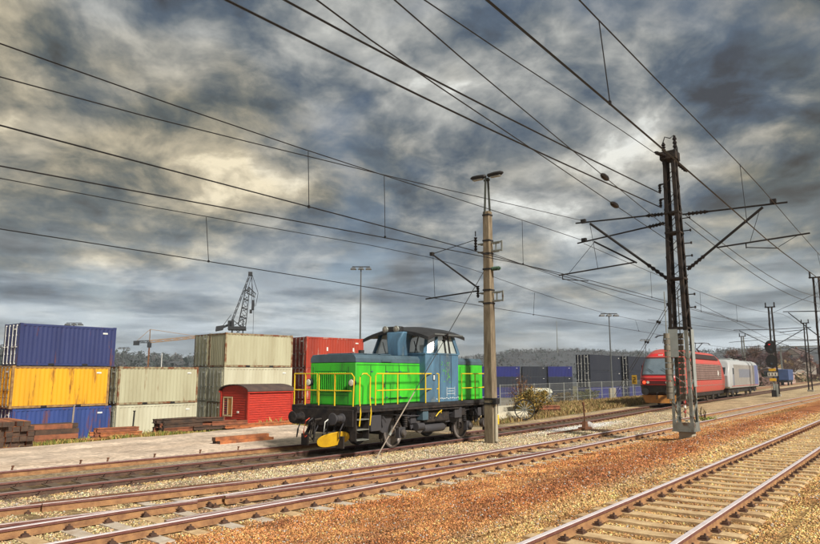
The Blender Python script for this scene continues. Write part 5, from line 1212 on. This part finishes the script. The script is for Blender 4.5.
# yellow board on post
t = thing('yellow_sign', 'yellow trackside board with black digits left of the red train', 'sign', (74.9, 26.2, tz(74.9, 26.2)), R(0))
part('post', MB().cyl((0, 0, 0), (0, 0, 1.3), .05, n=8), galv, t)
bd_ = part('board', MB().box(-.03, 0, -.28, .28, 1.5, 2.5), yb, t, .01)
part('digits', MB().box(-.04, -.03, -.14, .14, 2.20, 2.27).box(-.04, -.03, -.14, -.07, 2.0, 2.27).box(-.04, -.03, -.14, .14, 1.96, 2.03).box(-.04, -.03, .07, .14, 1.74, 2.0).box(-.04, -.03, -.14, .14, 1.70, 1.77), sh_, bd_)
t = thing('signpost', 'grey post leaning beside the nose of the red train', 'post', (74.4, 24.6, 0)); part('post', MB().cyl((0, 0, 0), (0, .1, 3.1), .06, n=8), galv, t); part('plate', MB().box(-.04, 0, -.2, .2, 2.6, 3.0), white_plate, t)
# red and white marker peg
t = thing('marker_peg', 'short red and white striped marker peg in the gravel right of the mast', 'marker', (38.9, 10.9, 0), 0)
part('stake', MB().cyl((0, 0, -.05), (.02, 0, 1.25), .035, n=8), steel_rust, t)
for k in range(3): part('band', MB().cyl((.002+k*.004, 0, .42+k*.26), (.002+k*.004, 0, .42+k*.26+.14), .07, n=10), mat('marker_red', (.55, .04, .03), .5) if k % 2 == 0 else white_plate, t)
part('foot', MB().cb((0, 0, .02), (.5, .4, .12)), concrete, t, .02)
# fence along the yard
t = thing('mesh_fence', 'pale wire mesh fence with posts in front of the dark containers', 'fence', (0, 0, 0))
fp = [(50.5+2.9*i, 29.2-.12*i) for i in range(17)]; fm_ = mat('pale_fence_wire', (.36, .38, .37), .5, .3)
for x, y in fp: part('post', MB().cyl((x, y, tz(x, y)-.2), (x, y, tz(x, y)+2.1), .045, n=6), fm_, t)
for (x0, y0), (x1, y1) in zip(fp, fp[1:]):
    mb = MB(); z0, z1 = tz(x0, y0), tz(x1, y1)
    for h in (.1, .7, 1.35, 2.05): mb.bar((x0, y0, z0+h), (x1, y1, z1+h), .025)
    for k in range(1, 16): u = k/16; mb.bar((x0+(x1-x0)*u, y0+(y1-y0)*u, z0+.1), (x0+(x1-x0)*u, y0+(y1-y0)*u, z1+2.05), .014)
    part('mesh_panel', mb, fm_, t)
t = thing('post_and_rail_fence', 'low fence of thin posts in front of the blue containers right of the concrete pole', 'fence', (0, 0, 0))
fp = [(44+1.7*i, 33.0-.9*i) for i in range(5)]
for x, y in fp: part('post', MB().cyl((x, y, tz(x, y)-.1), (x, y, tz(x, y)+1.5), .04, n=6), fm_, t)
part('rail', MB().bar((fp[0][0], fp[0][1], tz(*fp[0])+1.2), (fp[-1][0], fp[-1][1], tz(*fp[-1])+1.2), .05), fm_, t)
for (x, y, h) in ((13.4, 27.3, 1.5), (16.3, 27.8, 1.2)):
    o = MB().cyl((0, 0, 0), (.05, 0, h), .035, n=8).cb((.05, 0, h), (.08, .08, .04)); t = thing('stake', ['pale thin stake standing in the grass in front of the blue bottom container', 'dark short stake standing among the rusty girders'][int(h < 1.4)], 'post', (x, y, tz(x, y)))
    part('stake', o, [mat('pale_guard_tube', (.42, .36, .30), .6), dark_steel][int(h < 1.4)], t)
# ---------------------------------------------------------------- cranes
dk = mat('crane_dark_steel', (.028, .03, .034), .6, .3)
def truss(par, nm, A, B, w0, w1, n, m, r=.14, br=.07):
    A, B = Vector(A), Vector(B); d = (B-A).normalized(); s = d.cross(Vector((0, 0, 1))).normalized(); u = s.cross(d)
    def P(i, j): f_ = i/n; w = w0+(w1-w0)*f_; return A.lerp(B, f_)+(s*(1, 1, -1, -1)[j]+u*(1, -1, -1, 1)[j])*w/2
    p = None
    mb = MB()
    for j in range(4): mb.bar(P(0, j), P(n, j), r)
    p = part(nm, mb, m, par); mb = MB()
    for i in range(n):
        for j in range(4):
            k = (j+1) % 4
            mb.bar(P(i, j), P(i+1, k) if (i+j) % 2 else P(i, k), br)
            if not (i+j) % 2: mb.bar(P(i, k), P(i+1, j), br)
    part('bracing', mb, m, p); return p
t = thing('harbour_crane', 'dark lattice harbour crane with raised jib behind the cream containers', 'crane', (92.5, 118, -3.3), R(-40)); t.scale = (.52, .8, 1)
truss(t, 'tower', (-.6, 0, 0), (-.4, 0, 17.5), 5.2, 4.2, 10, dk, .3, .16)
part('platform', MB().box(-4.2, 3.0, -2.6, 2.6, 15.2, 15.9).box(-4.4, -2.0, -1.2, 1.2, 15.9, 17.2), dk, t, .05)
truss(t, 'back_stay', (-3.2, 0, 16.5), (3.9, 0, 27.6), .6, .5, 16, dk, .16, .10)
truss(t, 'jib', (1.3, 0, 16.0), (3.2, 0, 24.8), 3.0, 1.5, 9, dk, .2, .13)
truss(t, 'jib', (3.2, 0, 24.0), (6.4, 0, 22.8), 1.4, .8, 4, dk, .14, .1)
part('head', MB().box(3.1, 4.8, -.6, .6, 27.2, 28.0), dk, t, .05)
part('counterweight', MB().prism([(-9.2, 14.9), (-6.4, 15.2), (-5.8, 16.2), (-9.0, 15.9)], -1.2, 1.2, 'y'), dk, t)
part('counterweight_arm', MB().bar((-6.2, 0, 15.8), (-2.2, 0, 16.8), .5).bar((-6.6, .6, 16.0), (-3.2, .6, 18.6), .15), dk, t)
for a, b in (((4.2, 0, 27.6), (6.2, 0, 20.4)), ((4.6, 0, 27.6), (7.4, 0, 23.4)), ((7.4, 0, 23.4), (6.6, 0, 20.5)), ((4.6, .5, 27.5), (5.0, .5, 21.5)), ((3.0, 0, 23.8), (4.6, 0, 27.4))): part('hoist_rope', MB().cyl(a, b, .10, n=5), dk, t)
part('hook_block', MB().box(4.9, 6.0, -.5, .5, 19.6, 21.8).box(4.2, 5.2, -.4, .4, 18.9, 19.7), dk, t, .05)
part('hoist_rope', MB().cyl((5.8, 0, 19.6), (5.9, 0, 14.2), .08, n=5), dk, t); part('hook', MB().lathe([(.05, -.4), (.4, 0), (.05, .4)], (5.9, 0, 14.2), 'z', 8), dk, t)
yc_ = mat('orange_crane_paint', (.42, .16, .045), .6, 0, (.25, .1, .04), .5, .6); yc2 = mat('faded_yellow_jib', (.42, .23, .08), .6)
t = thing('tower_crane', 'distant orange tower crane with a long flat jib above the pale containers', 'crane', (207, 341, -4), R(-52.4))
truss(t, 'tower', (0, 0, 0), (0, 0, 21), 3.2, 3.0, 8, yc_, .6, .4)
truss(t, 'tower', (0, 0, 21), (0, 0, 31), 1.6, .8, 4, yc2, .35, .25)
part('cab', MB().box(-.9, .9, -.9, .9, 21, 24), dk, t, .1)
truss(t, 'jib', (0, 0, 24.2), (45, 0, 28.6), 1.3, .8, 18, yc2, .26, .18); truss(t, 'counter_jib', (0, 0, 24.2), (-8, 0, 24), 1.3, 1.0, 4, dk, .3, .2)
part('counterweight', MB().box(-8.6, -5.8, -.8, .8, 22.2, 24.6), dk, t); part('tie_bar', MB().cyl((0, 0, 31), (25, 0, 27.4), .12, n=5).cyl((0, 0, 31), (-7, 0, 24.6), .12, n=5), yc2, t)
t = thing('white_mast', 'thin white mast beside the orange tower crane', 'mast', (152, 241, -3.3)); part('pole', MB().cyl((0, 0, 0), (0, 0, 14.0), .18, .12, 8), white_plate, t)
t = thing('radio_mast', 'hair-thin radio mast on the ridge above the blue containers', 'mast', (700, 330, 0)); part('pole', MB().cyl((0, 0, 20), (0, 0, 62), .55, .3, 6), galv, t)

# ---------------------------------------------------------------- hills
def ridge_h(az):                                       # azimuth measured from +X, degrees -> silhouette elevation (tan)
    tab = [(-40, .020), (0, .034), (8, .036), (14, .032), (18, .031), (22, .0335), (25, .0355), (29, .0345), (33, .024), (36, .018), (42, .016), (50, .015), (56, .020), (62, .026), (70, .030), (90, .03), (140, .02)]
    return float(np.interp(az, [a for a, _ in tab], [b for _, b in tab]))
azs = np.linspace(-30, 120, 301); rows = []; D = [330, 380, 450, 540, 640, 760, 900, 1050, 1250]
prof = [-.02, .05, .16, .34, .56, .78, 1.0, .86, .3]
VV = []
for j, (dd, pf) in enumerate(zip(D, prof)):
    a = np.radians(azs); hh = np.array([ridge_h(z) for z in azs])*900
    n_ = fbm(azs*.35+j*.31, np.full_like(azs, j*.7), 77)-.5
    z = -3.4+(hh+3.4+n_*9*pf)*pf
    VV.append(np.stack([dd*np.cos(a), dd*np.sin(a), z], 1))
VV = np.concatenate(VV); I = np.arange(len(VV)).reshape(len(D), -1); F = np.stack([I[:-1, :-1], I[:-1, 1:], I[1:, 1:], I[1:, :-1]], -1).reshape(-1, 4)
hill_col = np.tile([[.075, .085, .10]], (len(VV), 1))*(.7+.6*fbm(VV[:, 0]*.02, VV[:, 1]*.02, 5)[:, None])  # blue-grey distance haze mixed into the woodland colour
hm = ground_mat('hazy_hill_woodland', .12, .3, .25)
o = link('hills', np_mesh('hills', VV, F, hm, hill_col, 'zone')); o['kind'] = 'structure'
# woods on the hills: leaf-and-branch clumps too many to count
def clumps(name, P, S, Hs, cols, mate, nf=26, seed=1, conic=None):
    r = np.random.default_rng(seed); n = len(P); k = n*nf
    pos = r.normal(0, 1, (n, nf, 3)); pos /= np.linalg.norm(pos, axis=2, keepdims=True); pos *= r.uniform(.35, 1, (n, nf, 1))**.5
    z = (pos[..., 2]+1)/2
    rad = np.where(conic[:, None], (1-z)*.9+.12, 1.0) if conic is not None else 1.0
    X = P[:, None, 0]+pos[..., 0]*S[:, None]*rad; Y = P[:, None, 1]+pos[..., 1]*S[:, None]*rad; Z = P[:, None, 2]+z*Hs[:, None]
    C = np.stack([X, Y, Z], -1).reshape(-1, 3); e = (S[:, None]*r.uniform(.22, .5, (n, nf))).reshape(-1, 1)
    V = C[:, None, :]+r.normal(0, 1, (k, 3, 3))*e[:, :, None]*.6
    F = np.arange(k*3).reshape(-1, 3)
    cc = np.repeat(cols, nf*3, 0)*np.exp(r.normal(0, .28, (k, 1))).repeat(3, 0)
    o = link(name, np_mesh(name, V.reshape(-1, 3), F, mate, np.clip(cc, .004, .7))); return o
leaf_attr = mat('woodland_foliage', (.1, .1, .05), .9, attr='col', amt=.2, scale=.3, spec=.15)
def hill_z(x, y):
    az = np.degrees(np.arctan2(y, x)); d = np.hypot(x, y); pf = np.interp(d, D, prof); return -3.4+(np.array([ridge_h(a) for a in az])*900+3.4)*pf
r = np.random.default_rng(9)
n = 5200; az = r.uniform(8, 72, n); dd = np.where(r.random(n) < .5, r.uniform(820, 940, n), r.uniform(400, 900, n)); x = dd*np.cos(np.radians(az)); y = dd*np.sin(np.radians(az))
Hs = r.uniform(4, 9, n)*np.where(az > 45, 1.35, .8); con = (r.random(n) < np.where(az > 45, .7, .4))
cols = np.where(con[:, None], np.array([[.05, .065, .06]]), np.array([[.09, .085, .085]])); cols = cols*r.uniform(.85, 1.15, (n, 1))
o = clumps('far_woods', np.stack([x, y, hill_z(x, y)-1.5], 1), Hs*.42, Hs, cols, leaf_attr, 14, 3, con); o['kind'] = 'stuff'
# ---------------------------------------------------------------- trees and bushes
bark = mat('bare_bark', (.085, .055, .045), .95, 0, (.05, .035, .03), 5, .6)
twig = mat('purple_brown_twigs', (.15, .085, .075), .95, attr='col', amt=.2, scale=.6, spec=.1)
def bare_tree(label, x, y, h, w, cat='tree', seed=1, col=(.15, .10, .085), z=None, nt_=1500, group='bare trees behind the trains'):
    z = tz(x, y) if z is None else z; t = thing('bare_tree', label, cat, (x, y, z), 0, group); r = random.Random(seed)
    mb = MB().cyl((0, 0, -.2), (0, 0, h*.35), w*.020, w*.015, 8); tips = []
    def grow(p, d, l, rad, dep):
        q = p+d*l; mb.cyl(p, q, rad, rad*.6, 5 if dep > 1 else 7)
        if dep >= 4: tips.append((p, q)); return
        if dep >= 2: tips.append((p, q))
        for k in range(3 if dep < 3 else 4):
            a = Vector((r.uniform(-1, 1), r.uniform(-1, 1), r.uniform(-.25, .8))).normalized(); nd = (d*.9+a*.85).normalized(); grow(q, nd, l*r.uniform(.62, .85), rad*.55, dep+1)
    for k in range(5):
        a = k*1.256+r.uniform(-.4, .4); grow(Vector((0, 0, h*.28+k*.02*h)), Vector((math.cos(a)*w/h*.9, math.sin(a)*w/h*.9, .8)).normalized(), h*.2, w*.011, 1)
    part('trunk', mb, bark, t)
    rr = np.random.default_rng(seed); T = [tips[i] for i in rr.integers(0, len(tips), nt_)]
    P0 = np.array([list(a.lerp(b, float(u))) for (a, b), u in zip(T, rr.random(nt_))]); dv = rr.normal(0, 1, (nt_, 3)); dv[:, 2] = abs(dv[:, 2])*.7; dv /= np.linalg.norm(dv, axis=1, keepdims=True)
    ln = h*rr.uniform(.05, .13, (nt_, 1)); sd_ = rr.normal(0, 1, (nt_, 3)); sd_ /= np.linalg.norm(sd_, axis=1, keepdims=True)
    V = np.stack([P0-sd_*h*.0028, P0+sd_*h*.0028, P0+dv*ln], 1).reshape(-1, 3); F = np.arange(nt_*3).reshape(-1, 3)
    c = np.repeat(np.array([col])*rr.uniform(.6, 1.5, (nt_, 1)), 3, 0)
    link('crown', np_mesh('crown', V, F, twig, c), t); return t
spots = [(172, 36, 9.5, 10, 'first bare tree from the left above the white locomotive roof'), (180, 36, 12, 11, 'second bare tree from the left, rising highest above the white locomotive'), (190, 34, 11, 11, 'third bare tree from the left, just before the signal'),
         (215, 37.5, 12.5, 13, 'bare tree directly behind the signal heads'), (240, 39, 12.5, 14, 'broad bare tree right of the signal, above the yellow gable'), (262, 37, 12, 14, 'bare tree between the signal and the second far mast'),
         (290, 38, 11, 14, 'low bare tree behind the second far mast'), (305, 34, 10.5, 14, 'last bare tree at the right edge'), (200, 42, 8.0, 10, 'small bare tree behind the white locomotive, low between two taller ones')]
for k, (x, y, h, w, lb) in enumerate(spots): bare_tree(lb, x, y, h*1.0, w*1.05, seed=20+k, nt_=2600, col=[(.14, .085, .095), (.17, .11, .085), (.12, .08, .085)][k % 3])
for k, (x, y) in enumerate(((215, 21), (240, 24), (262, 22), (290, 27))): bare_tree(['bare tree low at the right horizon, nearest the tracks', 'bare tree second from the tracks at the right horizon', 'bare tree third from the tracks at the right horizon', 'bare tree farthest down the line at right'][k], x, y+10, 8, 9, seed=50+k, nt_=1500, col=(.15, .10, .08))
def bush(label, x, y, h, w, n, cols, seed, leaf=.09, name='bush', stems=26, z=None, group=None):
    z = tz(x, y) if z is None else z; t = thing(name, label, 'bush', (x, y, z), 0, group); r = random.Random(seed); mb = MB(); tips = []
    for k in range(stems):
        a = r.uniform(0, 6.28); e = r.uniform(.15, 1); q = Vector((math.cos(a)*w/2*e, math.sin(a)*w/2*e, h*r.uniform(.6, 1)*(1.1-.35*e))); p = Vector((math.cos(a)*.15, math.sin(a)*.15, 0)); m_ = p.lerp(q, .5)+Vector((r.uniform(-.1, .1), r.uniform(-.1, .1), .1*h))
        mb.tube([p, m_, q], [.02, .014, .006], 4); tips += [(p, m_), (m_, q), (m_, q)]
        for _ in range(3):
            s0 = m_.lerp(q, r.random()); s1 = s0+Vector((r.uniform(-.3, .3), r.uniform(-.3, .3), r.uniform(.05, .4)))*h*.3; mb.tube([s0, s1], [.008, .004], 3); tips.append((s0, s1))
    part('stems', mb, bark, t); rr = np.random.default_rng(seed)
    T = [tips[i] for i in rr.integers(0, len(tips), n)]; P0 = np.array([list(a.lerp(b, float(u))) for (a, b), u in zip(T, rr.random(n)**.7)])+rr.normal(0, .07*h**.5, (n, 3)); P0[:, 2] = np.maximum(P0[:, 2], .02)
    d1 = rr.normal(0, 1, (n, 3)); d1 /= np.linalg.norm(d1, axis=1, keepdims=True); d2 = rr.normal(0, 1, (n, 3)); d2 /= np.linalg.norm(d2, axis=1, keepdims=True); s = leaf*rr.uniform(.5, 1.2, (n, 1))
    V = np.stack([P0-d1*s, P0+d2*s*.5, P0+d1*s, P0-d2*s*.5], 1).reshape(-1, 3); F = np.arange(n*4).reshape(-1, 4)
    c = np.array(cols)[rr.integers(0, len(cols), n)]*rr.uniform(.6, 1.4, (n, 1)); o = link('leaves', np_mesh('leaves', V, F, leaf_attr, np.clip(np.repeat(c, 4, 0), .01, .7)), t); return t
ol = [(.24, .18, .05), (.34, .23, .06), (.18, .15, .05), (.40, .25, .07), (.13, .12, .04)]
bush('olive and yellow leafy bush beside the spoked iron wheel', 36.6, 19.0, 1.75, 2.6, 3600, ol, 3, .075)
bush('reddish bare bush standing above the olive bush in front of dark containers', 40.2, 21.5, 2.6, 2.2, 700, [(.30, .12, .05), (.24, .12, .07), (.36, .17, .05)], 5, .05, stems=44)
bush('small olive bush to the left of the larger olive bush', 35.3, 18.8, 1.1, 1.6, 1500, ol, 7, .07)
bush('low green bush behind the fence below the black containers', 76, 32, 1.5, 4.0, 1800, [(.10, .12, .04), (.16, .15, .05)], 8, .12)
bush('low brown bush beyond the fence left of the lamp post', 67, 31, 1.3, 3.6, 1500, [(.20, .14, .07), (.14, .12, .05)], 9, .12)
bush('small green weed growing at the marker peg', 38.6, 9.7, .35, .9, 380, [(.25, .32, .06), (.3, .3, .08)], 10, .05, stems=10)
bush('thin weed in the gravel just right of the marker peg', 41.2, 10.6, .7, .5, 120, [(.36, .28, .12)], 11, .04, stems=12)
r = np.random.default_rng(31); n = 900; x = r.uniform(140, 320, n); y = r.uniform(31, 60, n); Hs = r.uniform(1.2, 3.4, n)
cols = np.array([(.16, .10, .09), (.24, .16, .12), (.12, .12, .06), (.30, .22, .14)])[r.integers(0, 4, n)]*r.uniform(.6, 1.4, (n, 1))
o = clumps('hillside_shrubs', np.stack([x, y, terrain(x, y)-.3], 1), Hs*.7, Hs, cols, leaf_attr, 16, 8, None); o['kind'] = 'stuff'
# grass
def grass(name, label, n, fx, h, cols, seed, w=.012):
    r = np.random.default_rng(seed); x, y = fx(r, n); z = terrain(x, y); k = in_view(x, y, z, .08); x, y, z = x[k], y[k], z[k]; n = len(x)
    hh = h*r.uniform(.4, 1.3, n)*(.3+1.3*fbm(x*.9, y*.9, 17)); a = r.uniform(0, 6.28, n); ln = r.uniform(.1, .6, n)*hh
    ww = w*np.clip(np.hypot(x, y)/20, 1, 3)
    c_, s_ = np.cos(a), np.sin(a); b = r.uniform(0, 6.28, n)
    B_ = np.stack([x, y, z-.02], 1); S_ = np.stack([np.cos(b)*ww, np.sin(b)*ww, 0*x], 1)
    T_ = B_+np.stack([c_*ln, s_*ln, hh], 1); M_ = B_+np.stack([c_*ln*.3, s_*ln*.3, hh*.6], 1)
    V = np.stack([B_-S_, B_+S_, M_+S_*.7, T_, M_-S_*.7], 1).reshape(-1, 3); F = np.array([(0, 1, 2, 4)])[None]+np.arange(n)[:, None, None]*5; F = F.reshape(-1, 4)
    F3 = np.stack([np.arange(n)*5+4, np.arange(n)*5+2, np.arange(n)*5+3, np.arange(n)*5+3], 1)
    c = np.array(cols)[r.integers(0, len(cols), n)]*r.uniform(.6, 1.4, (n, 1)); V3 = np.concatenate([V])
    me = bpy.data.meshes.new(name); me.from_pydata(V.tolist(), [], F.tolist()+F3[:, :3].tolist()); at_ = me.attributes.new('col', 'FLOAT_COLOR', 'POINT'); cc = np.ones((len(V), 4), np.float32); cc[:, :3] = np.clip(np.repeat(c, 5, 0), .01, .8); at_.data.foreach_set('color', cc.ravel()); me.materials.append(leaf_attr)
    o = link(name, me); o['kind'] = 'stuff'; o['label'] = label; return o
gg = [(.20, .24, .05), (.34, .30, .08), (.44, .33, .12), (.13, .16, .04), (.40, .26, .09)]
grass('grass', 'yellow-green grass along the far edge of the dirt road', 30000, lambda r, n: ((lambda x: (x, np.interp(x, [p[0] for p in rd_far], [p[1] for p in rd_far])+.05+r.gamma(1.6, .75, n)))(r.uniform(4, 27, n))), .17, gg, 4)
grass('grass', 'tall weeds at the foot of the pale containers', 9000, lambda r, n: (r.uniform(14, 34, n), r.uniform(28, 41, n)), .4, gg, 5, .02)
dg = [(.40, .27, .12), (.30, .19, .08), (.22, .15, .07), (.20, .19, .06), (.46, .33, .16)]
grass('dry_grass', 'dry brown grass bank between the oily track and the fence', 42000, lambda r, n: ((lambda x: (x, yC(50)*0+np.interp(x, cx, cyv)+2.4+r.gamma(2.0, 1.7, n)))(r.uniform(29, 96, n))), .26, dg, 6, .012)
grass('dry_grass', 'sparse weeds in the gravel beside the rails', 2500, lambda r, n: (r.uniform(6, 60, n), r.uniform(7.6, 8.6, n)), .10, dg, 8, .006)
# ---------------------------------------------------------------- buildings far right
def house(label, x, y, w, d, h, rh, yaw, wm, rm, z, name='house', nwin=3, cat='house'):
    t = thing(name, label, cat, (x, y, z), R(yaw)); part('wall', MB().box(-w/2, w/2, -d/2, d/2, -2, h), wm, t)
    part('gable', MB().prism([(-d/2, h), (d/2, h), (0, h+rh)], -w/2+.02, w/2-.02, 'x'), wm, t)
    for s in (-1, 1): part('roof', MB().add([(-w/2-.4, s*(d/2+.4), h-.2), (w/2+.4, s*(d/2+.4), h-.2), (w/2+.4, 0, h+rh+.1), (-w/2-.4, 0, h+rh+.1), (-w/2-.4, s*(d/2+.4), h-.0), (w/2+.4, s*(d/2+.4), h-.0), (w/2+.4, 0, h+rh+.3), (-w/2-.4, 0, h+rh+.3)],
              [(0, 1, 2, 3), (7, 6, 5, 4), (0, 4, 5, 1), (1, 5, 6, 2), (3, 7, 4, 0)]), rm, t)
    part('chimney', MB().box(-.4, .4, -.3, .3, h+rh-.4, h+rh+1), mat('chimney_brick', (.25, .1, .07), .9), t)
    for i in range(nwin):
        for f_ in range(max(1, int(h//2.8))):
            xx = -w/2+w*(i+.5)/nwin; zz_ = 1.0+f_*2.8; wn = part('window', MB().box(xx-.5, xx+.5, -d/2-.04, -d/2-.01, zz_, zz_+1.3), glass_dark, t); part('frame', MB().box(xx-.6, xx+.6, -d/2-.08, -d/2-.04, zz_-.1, zz_).box(xx-.6, xx+.6, -d/2-.08, -d/2-.04, zz_+1.3, zz_+1.4), white_plate, wn)
    yy = 0; wn = part('window', MB().box(-w/2-.05, -w/2-.01, -.6, .6, h-.9, h+.4), glass_dark, t); part('frame', MB().box(-w/2-.09, -w/2-.05, -.7, .7, h-1.0, h-.9).box(-w/2-.09, -w/2-.05, -.7, .7, h+.4, h+.5), white_plate, wn)
dr_ = mat('dark_tile_roof', (.09, .06, .055), .8); rr_ = mat('red_tile_roof', (.30, .10, .06), .8)
ylw = mat('yellow_house_wall', (.46, .34, .15), .8); pk = mat('pale_pink_wall', (.48, .32, .28), .85); whw = mat('cream_house_wall', (.55, .50, .44), .85); brw = mat('brown_wall', (.20, .10, .08), .85)
house('distant yellow gabled house behind the signal, among bare trees', 266, 41.5, 7, 7, 3.2, 2.6, 20, ylw, dr_, 3.6)
house('distant cream house under the broad bare tree, right of the yellow house', 290, 38, 12, 8, 4.0, 2.6, 10, whw, rr_, 2.0)
house('distant brown house right at the edge of the trees', 300, 30.5, 12, 8, 4.5, 3, 15, brw, rr_, .5)
house('long low pinkish shed beside the far tracks at the right', 200, 32.5, 40, 6, 3.4, 1.0, 4, pk, mat('grey_sheet_roof', (.34, .30, .30), .7), -.6, 'shed', 9, 'shed')
house('low dark red shed between the white locomotive and the signal', 128, 29.5, 20, 5, 2.2, 1.2, 6, mat('dark_red_shed', (.20, .05, .06), .8), mat('grey_sheet_roof', (.34, .30, .30), .7), -.4, 'shed', 4, 'shed')
house('distant white house glimpsed above the pink shed', 330, 45, 14, 8, 6, 3, -10, whw, dr_, 4.0)
t = thing('tarpaulin_wagon', 'blue covered wagon or lorry body right of the signal', 'wagon', (172, 26.2, .05), R(4))
part('body', MB().box(-6, 6, -1.3, 1.3, 1.1, 3.5), mat('bright_blue_tarp', (.05, .09, .22), .6, 0, (.03, .05, .12), 1, .6), t, .1); part('chassis', MB().box(-6, 6, -1.1, 1.1, .7, 1.1), dark_steel, t)
for x_ in (-4.6, -3.2, 3.2, 4.6):
    for s in (-1, 1): part('wheel', MB().cyl((x_, s*.85, .5), (x_, s*1.05, .5), .48, n=14), dark_steel, t)
# ---------------------------------------------------------------- air
hzm = bpy.data.materials.new('haze_air'); hzm.use_nodes = True; hn = hzm.node_tree; hn.nodes.clear()
pv = N(hn, 'ShaderNodeVolumePrincipled'); pv.inputs['Color'].default_value = (.86, .92, 1.0, 1); pv.inputs['Density'].default_value = .0003; pv.inputs['Anisotropy'].default_value = .2
ho = N(hn, 'ShaderNodeOutputMaterial'); hn.links.new(pv.outputs[0], ho.inputs['Volume'])
o = link('haze', MB().box(-3100, 3600, -3100, 3600, -6, 66).mesh('haze', hzm, False)); o['kind'] = 'stuff'
